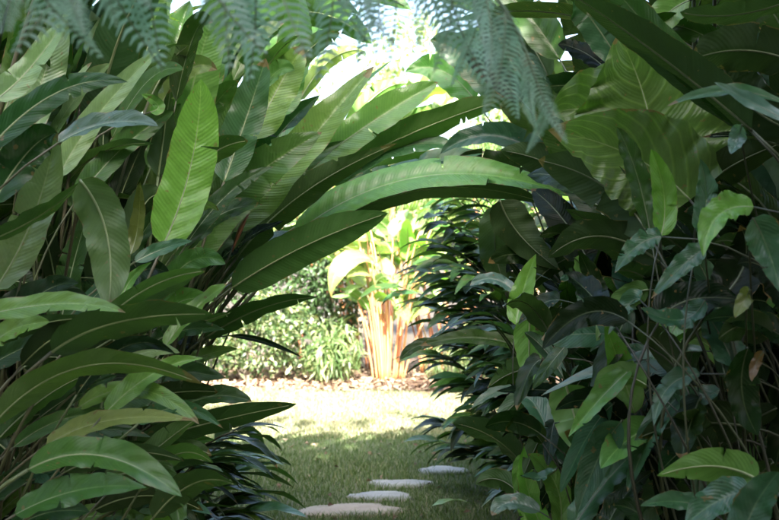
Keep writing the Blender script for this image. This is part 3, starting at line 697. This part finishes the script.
# K
hero(K_, rk, (620, 230), (570, 175), (500, 150), 50, 4.2, 4.5, -20, 'dark')
hero(K_, rk, (560, 172), (498, 136), (440, 154), 28, 4.6, 4.8, 30, 'teal', fold=.3)
hero(K_, rk, (600, 200), (560, 130), (530, 70), 56, 4.3, 4.4, 15, 'mid')
hero(K_, rk, (540, 190), (500, 165), (455, 160), 30, 5.0, 5.1, 25, 'dark')
hero(K_, rk, (560, 190), (530, 120), (480, 60), 50, 4.9, 5.0, 20, 'mid')
hero(K_, rk, (500, 200), (520, 235), (560, 270), 50, 4.6, 4.5, -15, 'dark')
hero(K_, rk, (500, 205), (495, 245), (505, 285), 44, 4.9, 4.8, -12, 'mid')
hero(K_, rk, (510, 110), (470, 60), (430, 40), 46, 5.4, 5.5, 15, 'teal')
hero(K_, rk, (530, 100), (500, 40), (470, -20), 46, 5.2, 5.3, 20, 'dark')
hero(K_, rk, (475, 100), (440, 70), (405, 72), 40, 5.6, 5.7, 20, 'lit')

hero(K_, rk, (550, 80), (500, 10), (440, 0), 40, 5.6, 5.8, -20, 'dark')
hero(K_, rk, (560, 60), (520, 5), (480, -30), 46, 5.4, 5.5, 15, 'mid')
hero(K_, rk, (560, 90), (520, 50), (455, 35), 36, 5.9, 6.0, 20, 'mid')
hero(K_, rk, (600, 100), (585, 40), (560, -10), 50, 5.0, 5.1, 15, 'dark')
between([(H_, rh), (J_, rj)], 85, (600, 280, 800, 550), (2.8, 3.4), lambda x, y: rng.choice([200, 230, 250, 160, 120]), (45, 95), (22, 38), ['deep', 'dark', 'teal', 'deep', 'dark', 'lit'])
between([(I_, ri)], 36, (540, 290, 620, 530), (3.3, 4.0), lambda x, y: rng.choice([200, 240, 150, 100]), (40, 80), (16, 30), ['deep', 'dark', 'teal', 'mid'])
between([(G_, rg), (H_, rh)], 18, (715, 0, 800, 290), (3.35, 3.9), lambda x, y: rng.choice([170, 130, 100, 200]), (70, 130), (24, 44), ['dark', 'deep', 'mid', 'teal'])
between([(K_, rk)], 18, (520, 60, 620, 290), (4.3, 5.0), lambda x, y: rng.choice([150, 120, 190]), (80, 140), (26, 44), ['dark', 'mid', 'deep'])
RG = 'clumps crowded along the darker bank behind the elephant ear'
for (x, y, n, sets, tn, lab) in [
    (1.5, 4.1, 55, [TALL, MED], ['dark', 'deep', 'mid'], 'tall dark heliconia clump behind the elephant ear'),
    (1.2, 5.0, 50, [TALL, MED], ['dark', 'deep', 'mid'], 'tall heliconia clump between the elephant ear and the drooping shrub'),
    (2.1, 5.0, 55, [TALL, MED], ['deep', 'dark'], 'very dark heliconia clump deep in the shaded bank'),
    (1.75, 6.2, 55, [TALL, MED], ['dark', 'mid', 'deep'], 'tall heliconia clump behind the drooping shrub'),
    (2.6, 3.9, 45, [TALL, MED], ['dark', 'deep'], 'outer heliconia clump at the back of the darker bank'),
    (1.35, 3.5, 40, [MED, LOW], ['deep', 'dark', 'teal'], 'knee high dark clump under the crinkled ginger leaves'),
    (.98, 4.2, 40, [LOW, MED, NARROW], ['deep', 'dark', 'teal'], 'low narrow leaved clump under the hanging glowing leaves'),
    (1.0, 3.65, 55, [MED, LOW, NARROW], ['deep', 'dark', 'teal'], 'crowded dark clump behind the low lime leaved ginger'),
    (1.55, 3.95, 60, [MED, LOW], ['deep', 'dark', 'deep'], 'crowded very dark clump under the slanting heliconia leaf'),
    (1.25, 4.7, 60, [MED, NARROW, LOW], ['deep', 'dark'], 'crowded dark clump between the hanging leaves and the bank'),
    (2.5, 7.4, 50, [TALL, MED], ['dark', 'mid'], 'heliconia clump where the darker bank meets the sunny lawn'),
    (2.2, 2.8, 40, [TALL, MED], ['dark', 'deep'], 'heliconia clump beside the low lime leaved ginger'),
    (1.65, 3.1, 45, [MED, LOW], ['dark', 'mid', 'deep'], 'leafy clump along the outer side of the crinkled ginger'),
    (3.3, 5.8, 50, [TALL], ['dark', 'deep'], 'tallest heliconia clump of the darker bank')]:
    clump('heliconia', (x, y), lab, 'heliconia', sets, n, tn, .38, group=RG, dr=3.1 if LOW in sets else 3.4)

# ------------------------------------------------------------------ drooping cane shrubs beside the lawn
def lance_mesh(seed, L, W):
    r_ = np.random.default_rng(seed); n = 9
    ang = np.linspace(R(5), R(-r_.uniform(35, 65)), n); s = L/(n-1); P = [np.zeros(3)]
    for a in ang[:-1]: P.append(P[-1]+np.array([math.cos(a)*s, 0, math.sin(a)*s]))
    V, F, uv = blade(np.array(P), (0, r_.uniform(-.3, .3), 1), W, L, 'lance', r_.uniform(.15, .45), .04, 2.5, r_.uniform(-.6, .6), 0., .02, n, 5, seed)
    return mesh_data('leaf', V, F, M_LANCE, uv)
LANCES = [lance_mesh(50+i, .30, .070+.005*i) for i in range(5)]
def cane_shrub(loc, label, canes, tones, group=None):
    e = empty('cane_shrub', (loc[0], loc[1], 0), label, 'shrub', group)
    for (dx, dy, h, ox, oy, nl, sc) in canes:
        a = np.array([dx, dy, 0]); b = np.array([dx+ox*.12, dy+oy*.12, h*.85]); c = np.array([dx+ox, dy+oy, h])
        n = 14; P = bez(a, b, c, np.linspace(0, 1, n)); vv, ff = tube(P, np.linspace(.011, .004, n), 5)
        cn = ob('cane', mesh_data('cane', vv, ff, M_CANE), e)
        T = np.gradient(P, axis=0)
        for i in range(nl):
            f = (.30+.70*i/(nl-1))*(n-1); k = min(int(f), n-2); p = P[k]+(P[k+1]-P[k])*(f-k)
            t = T[k]/np.linalg.norm(T[k]); hd = math.atan2(oy, ox)
            ang = hd+(1 if i % 2 else -1)*(.65*(1-.75*i/(nl-1)))+rng.uniform(-.25, .25)
            l = ob('leaf', rng.choice(LANCES), cn, tuple(p)); s = sc*rng.uniform(.75, 1.15)
            el = math.atan2(t[2], math.hypot(t[0], t[1]))*.45+rng.uniform(-.3, .15)
            l.rotation_euler = (rng.uniform(-.35, .35), -el, ang); l.scale = (s, s*rng.uniform(.8, 1.1), s); l.color = tone(rng.choice(tones), j=.2)
    return e
def canes(n, hr, reach, nl, sc, bx, by, adir=math.pi, aw=.8):
    out = []
    for i in range(n):
        a = adir+rng.uniform(-aw, aw); r_ = reach*rng.uniform(.55, 1.05); h = hr[0]+(hr[1]-hr[0])*(i+.5)/n
        out.append((rng.uniform(-bx, bx), rng.uniform(-by, by), h, math.cos(a)*r_, math.sin(a)*r_, nl, sc))
    return out
cane_shrub((.92, 6.7), 'dark shrub of arching canes with drooping glossy leaves beside the stepping stones', canes(19, (.3, 2.0), .64, 15, 1.1, .16, .4), ['deep', 'dark', 'mid', 'dark'])
cane_shrub((1.05, 7.6), 'taller dark cane shrub leaning out over the sunlit lawn', canes(17, (1.0, 2.1), .85, 16, 1.15, .18, .3), ['deep', 'dark'])
cane_shrub((.98, 5.7), 'low dark cane shrub under the hanging glowing leaves', canes(12, (.25, 1.25), .42, 14, .95, .15, .25), ['deep', 'dark', 'teal'])
cane_shrub((-1.12, 5.1), 'low glossy cane shrub spilling over the lawn at the foot of the arch', canes(11, (.2, .7), .40, 9, 1.15, .2, .45, 0., .9), ['mid', 'dark', 'teal', 'dark'])
cane_shrub((-1.15, 4.2), 'short cane shrub below the dark pointed ginger leaves', canes(12, (.3, .85), .45, 12, .95, .15, .3, 0., .9), ['dark', 'deep', 'teal'])

# ------------------------------------------------------------------ small leaved shrubs, trees
def scatter(C, D, L, W, droop=.25, fold=.2):
    """diamond leaves, two bent halves: centres C, pointing D"""
    n = len(C); D = D/(np.linalg.norm(D, axis=1)[:, None]+1e-9)
    up = np.tile([0, 0, 1.], (n, 1))+nrg.normal(0, .6, (n, 3)); S = np.cross(D, up); S /= np.linalg.norm(S, axis=1)[:, None]+1e-9; N = np.cross(S, D)
    L = L*nrg.uniform(.65, 1.25, n)[:, None]; W = W*nrg.uniform(.7, 1.2, n)[:, None]
    b = C-D*L*.5; t = C+D*L*.5-N*L*droop; m = C+N*L*.04
    V = np.stack([b, m+S*W*.5+N*W*fold, t, m-S*W*.5+N*W*fold, m], 1).reshape(-1, 3)
    o5 = np.arange(n)[:, None]*5
    F = np.concatenate([o5+np.array([[0, 1, 4]]), o5+np.array([[4, 1, 2]]), o5+np.array([[0, 4, 3]]), o5+np.array([[4, 2, 3]])])
    return V, F, np.repeat(nrg.random(n), 5)
def lumpy(n, lobes, shell=.55):
    """points and outward directions spread through a few uneven lobes"""
    w_ = np.array([l[3]*l[4]*l[5] for l in lobes])**.67; k = nrg.choice(len(lobes), n, p=w_/w_.sum()); A = np.array(lobes)[k]
    u = nrg.normal(0, 1, (n, 3)); u /= np.linalg.norm(u, axis=1)[:, None]
    r_ = (shell+(1-shell)*nrg.random(n))*(1+.16*np.sin(u[:, 0]*7+A[:, 0]*3)*np.sin(u[:, 2]*6+u[:, 1]*5))
    return A[:, :3]+u*A[:, 3:6]*r_[:, None], u
def shrub(name, loc, label, cat, lobes, n, L, W, mat, droop=.25, down=.0, group=None, stems=7, stem_h=.6):
    e = empty(name, (loc[0], loc[1], 0), label, cat, group)
    P, u = lumpy(n, lobes); keep = P[:, 2] > .02; P, u = P[keep], u[keep]
    D = u*.7+nrg.normal(0, .6, P.shape); D[:, 2] -= down
    V, F, at = scatter(P, D, L, W, droop)
    f = ob('foliage', mesh_data('foliage', V, F, mat, attr=at, smooth=False), e); f['kind'] = 'stuff'
    for i in range(stems):
        q = lobes[i % len(lobes)]; a = rng.uniform(0, 6.28)
        vv, ff = tube(bez((.1*math.cos(a), .1*math.sin(a), 0), (q[0]*.4, q[1]*.4, q[2]*.6), (q[0]+q[3]*.5*math.cos(a), q[1]+q[4]*.5*math.sin(a), q[2]+q[5]*.3), np.linspace(0, 1, 8)), np.linspace(.018, .005, 8), 5)
        ob('stem', mesh_data('stem', vv, ff, M_BARK), e)
    return e
shrub('variegated_shrub', (-1.75, 13.3), 'pale variegated small leaved shrub in full sun on the mulch', 'shrub',
      [(-.5, 0, .45, .55, .4, .42), (.15, -.1, .5, .5, .4, .45), (.7, .1, .42, .42, .4, .38), (-.9, .2, .6, .5, .5, .55), (.3, .3, .75, .5, .4, .4)], 5200, .085, .042, M_VARIEG)
shrub('variegated_shrub', (-3.3, 13.6), 'taller pale variegated shrub at the end of the far bed', 'shrub',
      [(-.5, 0, .7, .6, .5, .65), (.3, 0, .8, .6, .5, .7), (.6, .2, .5, .5, .4, .5)], 3600, .085, .042, M_VARIEG)
shrub('evergreen_shrub', (-1.5, 14.5), 'dense evergreen shrub, leaves coloured dark for shade, behind the variegated one', 'shrub',  # shade from overhanging growth is put into its dark leaf colour
      [(-.8, 0, 1.2, .8, .6, .9), (.2, 0, 1.3, .8, .6, .95), (.75, -.1, 1.1, .5, .5, .8), (-1.5, .1, 1.4, .9, .6, 1.1)], 9000, .10, .05, M_DARKLEAF)
shrub('drooping_shrub', (-.72, 13.2), 'bright shrub of narrow drooping leaf sprays beside the red stalks', 'shrub',
      [(-.05, -.1, .3, .28, .25, .26), (.16, 0, .36, .26, .25, .3), (.05, .1, .55, .24, .25, .28)], 800, .20, .032, M_DROOP, droop=.4, down=.9)
shrub('drooping_shrub', (.75, 13.3), 'tuft of fine pale drooping leaves at the right foot of the red stalks'.replace('right ', ''), 'shrub',
      [(0, 0, .3, .35, .3, .28), (.35, .1, .45, .35, .3, .4)], 900, .22, .02, M_DROOP, droop=.4, down=.8)

def tree(name, loc, label, h, trunk_r, lobes, n, L, W, mat, group=None, lean=(0, 0)):
    e = empty(name, (loc[0], loc[1], 0), label, 'tree', group)
    top = np.array([lean[0], lean[1], h])
    P = bez((0, 0, -.05), (lean[0]*.2+.1, lean[1]*.2, h*.5), top, np.linspace(0, 1, 10))
    parts = [tube(P, np.linspace(trunk_r, trunk_r*.45, 10), 9)]
    for q in lobes:
        c = np.array(q[:3]); s = P[rng.randrange(5, 9)]
        parts.append(tube(bez(s, (s+c)/2+np.array([0, 0, -.3]), c, np.linspace(0, 1, 7)), np.linspace(trunk_r*.4, trunk_r*.07, 7), 6))
    vv, ff = merge(parts); ob('trunk', mesh_data('trunk', vv, ff, M_BARK), e)
    Pp, u = lumpy(n, lobes, .35); D = u*.5+nrg.normal(0, .7, Pp.shape); D[:, 2] -= .3
    # gather leaves into clumps so that the crown has gaps
    cl = Pp[nrg.integers(0, len(Pp), n//22)]; k = nrg.integers(0, len(cl), n); g = max(q[3] for q in lobes)*.17
    Pp = cl[k]+nrg.normal(0, g, Pp.shape)*np.array([1, 1, .7])
    V, F, at = scatter(Pp, D, L, W)
    o = ob('crown', mesh_data('crown', V, F, mat, attr=at, smooth=False), e); o['kind'] = 'stuff'
    return e
# far trees closing the garden
FG = 'pale trees beyond the far bed'
tree('garden_tree', (-4.2, 19), 'pale green tree beyond the evergreen shrub', 3.2, .14, [(0, 0, 4.2, 1.6, 1.4, 1.4), (-1.3, .3, 3.6, 1.4, 1.2, 1.2), (1.1, 0, 3.3, 1.2, 1.2, 1.1)], 4200, .20, .09, M_PALETREE, FG)
tree('garden_tree', (-.6, 21), 'low pale tree straight behind the red stalked clump', 2.0, .10, [(0, 0, 2.5, 1.4, 1.2, 1.0), (1.2, 0, 2.2, 1.2, 1.0, .9), (-1.2, .2, 2.3, 1.2, 1, 1)], 3600, .2, .08, M_PALETREE, FG)
tree('garden_tree', (2.6, 19.5), 'pale green tree beyond the palm', 3.0, .14, [(0, 0, 3.8, 1.5, 1.3, 1.3), (1.2, 0, 3.4, 1.4, 1.2, 1.2), (-1.0, .2, 3.0, 1.0, 1, .9)], 4200, .2, .09, M_PALETREE, FG)
tree('garden_tree', (-7.5, 20), 'broad tree at the far corner behind the variegated shrubs', 3.6, .18, [(0, 0, 4.6, 2, 1.6, 1.8), (1.5, 0, 3.6, 1.6, 1.4, 1.4), (-1.4, 0, 3.4, 1.5, 1.4, 1.3)], 4200, .22, .1, M_TREE, FG)
tree('garden_tree', (6.2, 20), 'broad tree at the far corner behind the darker bank', 3.6, .18, [(0, 0, 4.6, 2, 1.6, 1.8), (1.5, 0, 3.6, 1.6, 1.4, 1.4), (-1.4, 0, 3.4, 1.5, 1.4, 1.3)], 4200, .22, .1, M_TREE, FG)
tree('garden_tree', (-.9, 24), 'tall airy pale tree whose thin twigs show in the sky above the arch', 5.6, .09, [(0, 0, 5.6, 1.3, 1.0, 1.2), (-1.4, .2, 4.7, 1.1, 1.0, 1.0), (1.3, 0, 6.2, 1.2, 1.0, 1.1)], 1500, .22, .07, M_PALETREE, FG)
# hedges behind the two banks
def hedge(loc, label, sx, sy, sz, n):
    lobes = [(sx*rng.uniform(-1, 1), sy*rng.uniform(-1, 1), sz*rng.uniform(.25, .85), rng.uniform(.6, .9), rng.uniform(.5, .8), rng.uniform(.6, .9)) for _ in range(11)]
    return shrub('hedge', loc, label, 'hedge', lobes, n, .15, .075, M_DARKLEAF, stems=11)
hedge((-3.6, 8.6), 'dense dark hedge behind the heliconia bank', 1.3, .5, 3.2, 7000)
hedge((-4.4, 4.8), 'dense dark hedge along the back of the heliconia bank', .5, 2.4, 3.2, 9000)
hedge((3.9, 8.6), 'dense dark hedge behind the darker bank', 1.4, .5, 3.4, 8000)
hedge((2.05, 8.9), 'dense dark hedge between the palm and the darker bank', .4, .35, 3.2, 6000)
hedge((4.4, 4.8), 'dense dark hedge along the back of the darker bank', .5, 2.4, 3.4, 9000)

# tall trees on the sun's side, behind the path: their shade lies over the banks and the near lawn
SG = 'tall shade trees across the near end of the path'
def shade_tree(loc, label, top, n=17000):
    lobes = [(0, 0, top-2.2, 3.2, 2.6, 2.2), (-2.6, .1, top-2.2, 2.4, 2.4, 2.2), (2.6, .1, top-2.2, 2.6, 2.4, 2.2), (0, -.5, top-5.2, 3.4, 2.6, 2.4), (-2.4, 0, top-6.2, 2.4, 2.2, 2.0), (2.4, 0, top-6.3, 2.4, 2.2, 2.0), (0, .3, top-7.4, 2.8, 2.2, 1.4)]
    lobes += [(-1.3, 0, top-1.5, 1.8, 1.5, 1.45), (1.3, 0, top-1.5, 1.8, 1.5, 1.45)]
    tree('shade_tree', loc, label, top-2.5, .34, lobes, n, .52, .32, M_TREE, SG)
shade_tree((2.2, -4.0), 'tall dense shade tree at the near end of the path', 9.75, 26000)
shade_tree((-4.6, -4.3), 'tall airy shade tree across from the arching heliconias', 9.5, 6500)
tree('shade_tree', (4.7, 1.6), 'unseen spreading tree added to darken the bank under its boughs', 4.4, .22,  # out of view, added to cut the sky light on this bank
     [(-2.0, .6, 5.2, 1.6, 1.6, .8), (-.6, 0, 5.7, 1.8, 2.0, 1.0), (-1.9, 2.3, 5.1, 1.5, 1.5, .8), (-2.0, -1.4, 5.3, 1.6, 1.5, .8), (.8, 1.6, 5.4, 1.6, 1.8, 1.0), (-.6, 3.2, 5.2, 1.5, 1.4, .8)], 9000, .30, .18, M_TREE, SG)
# ------------------------------------------------------------------ the sunlit clump with red stalks
def red_clump(loc, label, n, top, spread, reach, leafn):
    e = empty('red_stalked_ginger', (loc[0], loc[1], 0), label, 'ginger plant', 'sunlit gingers of the far bed')
    for i in range(n):
        a = rng.uniform(0, 6.28); r0 = spread*math.sqrt(rng.random()); h = top*rng.uniform(.5, 1.08); rr = reach*(.35+.65*r0/spread)*rng.uniform(.4, 1.3)
        b0 = np.array([r0*math.cos(a), r0*math.sin(a)*.6, 0]); wob = rng.uniform(-.06, .06); tp = b0+np.array([rr*math.cos(a)+wob, rr*math.sin(a)*.8, h])
        P = bez(b0, b0*.9+np.array([rr*.25*math.cos(a)-wob, rr*.2*math.sin(a), h*.6]), tp, np.linspace(0, 1, 14))
        rad = np.linspace(.013, .006, 14); rad[3::3] *= 1.22          # nodes
        vv, ff = tube(P, rad, 6)
        ob('stalk', mesh_data('stalk', vv, ff, M_RED), e)
        if i >= leafn: continue
        for at_ in ((1., .72) if i % 2 else (1., .8, .6)):
            q0 = P[int(round(at_*13))]; L = rng.uniform(.5, .9)*(1 if at_ == 1 else .8); el = R(rng.uniform(15, 75)); dr = R(rng.uniform(40, 120)); m = 13; s = L/(m-1); Q = [q0]; a2 = a+rng.uniform(-1.2, 1.2)
            for g in np.linspace(el, el-dr, m)[:-1]: Q.append(Q[-1]+np.array([math.cos(a2)*math.cos(g), math.sin(a2)*math.cos(g), math.sin(g)])*s)
            N = np.array([-math.cos(a2)*math.sin(el), -math.sin(a2)*math.sin(el), math.cos(el)])+np.array([-math.sin(a2), math.cos(a2), 0])*rng.uniform(-.7, .7)
            V, F, uv = blade(np.array(Q), N, L*rng.uniform(.26, .36), L, 'paddle', rng.uniform(.05, .3), .05, 2.5, rng.uniform(-.5, .5), .1, .02, m, 7, i+900, rng.choice([0, 1]))
            lf = ob('leaf', mesh_data('leaf', V, F, M_PADDLE, uv), e); lf.color = tone(rng.choice(['yellow', 'pale', 'pale', 'bright']))
            rv, rf_ = tube(np.array(Q)[:-1]-np.array([0, 0, .003]), np.linspace(.008, .002, m-1), 5); ob('midrib', mesh_data('midrib', rv, rf_, M_RIB), lf)
    return e
red_clump((-.02, 13.4), 'sunlit ginger clump with many straight red orange stalks', 26, 2.0, .2, .55, 22)
red_clump((.75, 14.1), 'sunlit ginger clump with green leaves beside the straight red stalks', 22, 2.2, .4, .6, 20)
red_clump((-.25, 14.8), 'tall pale leaved ginger rising behind the red stalks', 20, 3.5, .45, .7, 20)
red_clump((1.6, 14.6), 'pale leaved ginger at the end of the far bed', 18, 2.6, .45, .6, 18)
red_clump((-1.0, 15.3), 'pale leaved ginger behind the dark evergreen shrub', 18, 3.0, .45, .6, 18)

# ------------------------------------------------------------------ palm whose frond tips hang into the arch
def palm(loc, label, h, fronds):
    e = empty('palm', (loc[0], loc[1], 0), label, 'palm')
    P = bez((0, 0, -.03), (.05, 0, h*.5), (0, 0, h), np.linspace(0, 1, 10)); vv, ff = tube(P, np.linspace(.075, .05, 10), 8)
    ob('trunk', mesh_data('trunk', vv, ff, M_BARK), e)
    for (az, L, e0, dr) in fronds:
        n = 40; s = L/(n-1); Q = [np.array([0, 0, h])]
        for g in np.linspace(R(e0), R(e0-dr), n)[:-1]: Q.append(Q[-1]+np.array([math.cos(az)*math.cos(g), math.sin(az)*math.cos(g), math.sin(g)])*s)
        Q = np.array(Q); T = np.gradient(Q, axis=0); T /= np.linalg.norm(T, axis=1)[:, None]
        rv, rf_ = tube(Q, np.linspace(.014, .002, n), 5); fr = ob('frond', mesh_data('frond', rv, rf_, M_STALK), e)
        C, D = [], []
        V_, at = [], []
        for i in range(6, n):
            for sd_ in (-1, 1):
                sdv = np.array([-math.sin(az), math.cos(az), 0])*sd_
                dd = sdv*.75+T[i]*.7+np.array([0, 0, -.35+rng.uniform(-.15, .1)]); dd /= np.linalg.norm(dd)
                l = .42*math.sin(math.pi*(.12+.82*i/n))+.06; wv = np.cross(dd, [0, 0, 1]); wv /= np.linalg.norm(wv)
                wv = wv*.9+np.array([0, 0, .35])*sd_
                b = Q[i]; m_ = b+dd*l*.5; t_ = b+dd*l+np.array([0, 0, -l*.25]); w_ = .013
                V_.append([b, m_+wv*w_, t_, m_-wv*w_]); at.append(rng.random())
        V_ = np.array(V_).reshape(-1, 3); F = np.arange(len(at))[:, None]*4+np.array([[0, 1, 2, 3]])
        lo = ob('leaflets', mesh_data('leaflets', V_, F, M_PALM, attr=np.repeat(at, 4)), fr); lo['kind'] = 'stuff'
palm((1.75, 10.2), 'slender palm behind the darker bank with feathery frond tips hanging into the arch', 2.2,
     [(R(180), 1.9, 35, 75), (R(165), 1.8, 40, 80), (R(196), 1.8, 30, 70), (R(140), 1.8, 55, 90), (R(225), 1.8, 55, 90), (R(90), 1.8, 50, 80), (R(40), 1.8, 45, 80), (R(-30), 1.8, 45, 80), (R(-80), 1.7, 60, 80), (R(178), 1.5, 15, 50)])

# ------------------------------------------------------------------ tree fern overhead
def pinna_mesh(seed, L=.30, n=23):
    r_ = np.random.default_rng(seed); V, at = [], []; bend = r_.uniform(-.5, .5)
    def pt(f): return np.array([bend*L*f*f, .06*L*math.sin(f*2), -L*f])
    for i in range(1, n):
        f = i/n; b = pt(f); ll = .072*(1-f**1.6)**.8*(.55+.45*min(1, f*5))*r_.uniform(.9, 1.08)
        for sd_ in (-1, 1):
            d0 = np.array([sd_*.93, .1, -.25]); d1 = np.array([sd_*.70, .0, -.72+r_.uniform(-.15, .1)])
            m_ = b+d0*ll*.5; t_ = m_+d1*ll*.55; wv = np.array([.15*sd_, .35, .93])*.0036
            V.append([b-wv*.8, b+wv*.8, m_+wv, m_-wv]); V.append([m_-wv, m_+wv, t_+wv*.3, t_-wv*.3]); at += [f*.3+r_.uniform(0, .7)]*2
    V = np.array(V).reshape(-1, 3); F = np.arange(len(at))[:, None]*4+np.array([[0, 1, 2, 3]])
    me = mesh_data('pinna', V, F, M_FERN, attr=np.repeat(at, 4))
    rv, rf_ = tube([pt(f) for f in np.linspace(0, 1, 9)], np.linspace(.0028, .0008, 9), 5)
    return me, mesh_data('pinna_rib', rv, rf_, M_FERNST)
PINNAE = [pinna_mesh(300+i) for i in range(5)]
TFX, TFY, TFZ = -1.5, 1.75, 2.35
tf = empty('tree_fern', (TFX, TFY, 0), 'tree fern with feathery blue green fronds hanging overhead across the arch', 'tree fern')
vv, ff = tube(bez((0, 0, -.03), (.06, 0, 1.2), (0, 0, TFZ), np.linspace(0, 1, 12)), np.linspace(.13, .09, 12), 10)
ob('trunk', mesh_data('trunk', vv, ff, M_BARK), tf)
def catmull(pts, n):
    P = [np.array(tuple(p)) for p in pts]; P = [2*P[0]-P[1]]+P+[2*P[-1]-P[-2]]; out = []
    for k in range(1, len(P)-2):
        for t in np.linspace(0, 1, n, endpoint=False):
            a, b, c, d = P[k-1:k+3]; out.append(.5*((2*b)+(c-a)*t+(2*a-5*b+4*c-d)*t*t+(3*b-a-3*c+d)*t**3))
    out.append(P[-2]); return np.array(out)
def frond(pts, pinnae, lens):
    o0 = np.array([TFX, TFY, 0]); P = catmull(pts, 8); n = len(P); rv, rf_ = tube(P-o0, np.linspace(.011, .002, n), 6)
    fr = ob('frond', mesh_data('frond', rv, rf_, M_FERNST), tf)
    T = np.gradient(P, axis=0); T /= np.linalg.norm(T, axis=1)[:, None]
    for k in range(pinnae):
        f = .16+.83*k/(pinnae-1); i = min(n-1, int(f*(n-1))); L = lens*math.sin(math.pi*min(1, .25+.72*f))**.6
        h = math.atan2(T[i][1], T[i][0]); 
        for sd_ in ((1,) if k % 2 else (-1,)):
            me, rm = rng.choice(PINNAE); p = ob('pinna', me, fr, tuple(P[i]-o0)); s = L/.30*rng.uniform(.85, 1.12)
            out = R(rng.uniform(12, 34))*sd_
            # hangs down, swung out to its side of the rib and a little toward the tip
            M = Matrix.Rotation(h, 4, 'Z') @ Matrix.Rotation(out, 4, 'X') @ Matrix.Rotation(R(rng.uniform(-22, 4)), 4, 'Y') @ Matrix.Rotation(-h*.0+rng.uniform(-.4, .4), 4, 'Z')
            p.rotation_euler = M.to_euler(); p.scale = (s, s, s); q = ob('pinna_rib', rm, p)
frond([(TFX, TFY, TFZ), px(-260, -170, 1.65), px(0, -135, 1.65), px(180, -118, 1.68), px(330, -100, 1.72), px(430, -62, 1.76), px(505, 10, 1.8), px(552, 122, 1.85)], 34, .315)
frond([(TFX, TFY, TFZ), px(-340, -150, 1.5), px(-120, -95, 1.5), px(30, -62, 1.52), px(150, -42, 1.55)], 18, .25)
frond([(TFX, TFY, TFZ), (-1.9, 1.2, 2.7), (-2.4, .8, 2.6), (-2.9, .5, 2.2)], 12, .33)
frond([(TFX, TFY, TFZ), (-1.9, 2.1, 2.8), (-2.3, 2.4, 2.75), (-2.8, 2.7, 2.4)], 12, .33)
frond([(TFX, TFY, TFZ), (-1.3, 1.1, 2.75), (-1.2, .5, 2.75), (-1.1, -.1, 2.4)], 12, .33)

# ------------------------------------------------------------------ fallen leaves on the lawn
for i, (x, y, c, lab) in enumerate([(248, 432, 'deep', 'dark fallen leaf lying on the lawn by the pointed ginger leaves'), (453, 514, 'pale', 'pale fallen leaf lying at the foot of the drooping shrub')]):
    cx, cy = sp(x, y); n = 10; P = np.stack([np.linspace(-.13, .13, n), np.zeros(n), .02+.03*np.sin(np.linspace(0, 3.1, n))], 1)
    V, F, uv = blade(P, (0, 0, 1), .07, .26, 'lance', .2, .06, 2, .5, 0, .02, n, 5, i)
    o = ob('fallen_leaf', mesh_data('leaf', V, F, M_LANCE, uv), loc=(cx, cy, .03)); o.rotation_euler = (0, 0, .15); o.color = tone(c)
    tag(o, lab, 'leaf', 'fallen leaves on the lawn')
def litter(n):
    P = np.stack([nrg.uniform(-1.8, 1.3, n), nrg.uniform(6.0, 12.4, n)], 1); P = P[[inside(p, lawn_pts) for p in P]]; n = len(P)
    C = np.stack([P[:, 0], P[:, 1], np.full(n, .034)], 1); D = nrg.normal(0, 1, (n, 3)); D[:, 2] *= .15
    V, F, at = scatter(C, D, .055, .026); o = ob('leaf_litter', mesh_data('leaf_litter', V, F, M_CHIP, attr=at, smooth=False))
    tag(o, 'small dry brown leaf litter scattered over the lawn', 'leaf litter', kind='stuff')
litter(170)
print('objects', len(bpy.data.objects))
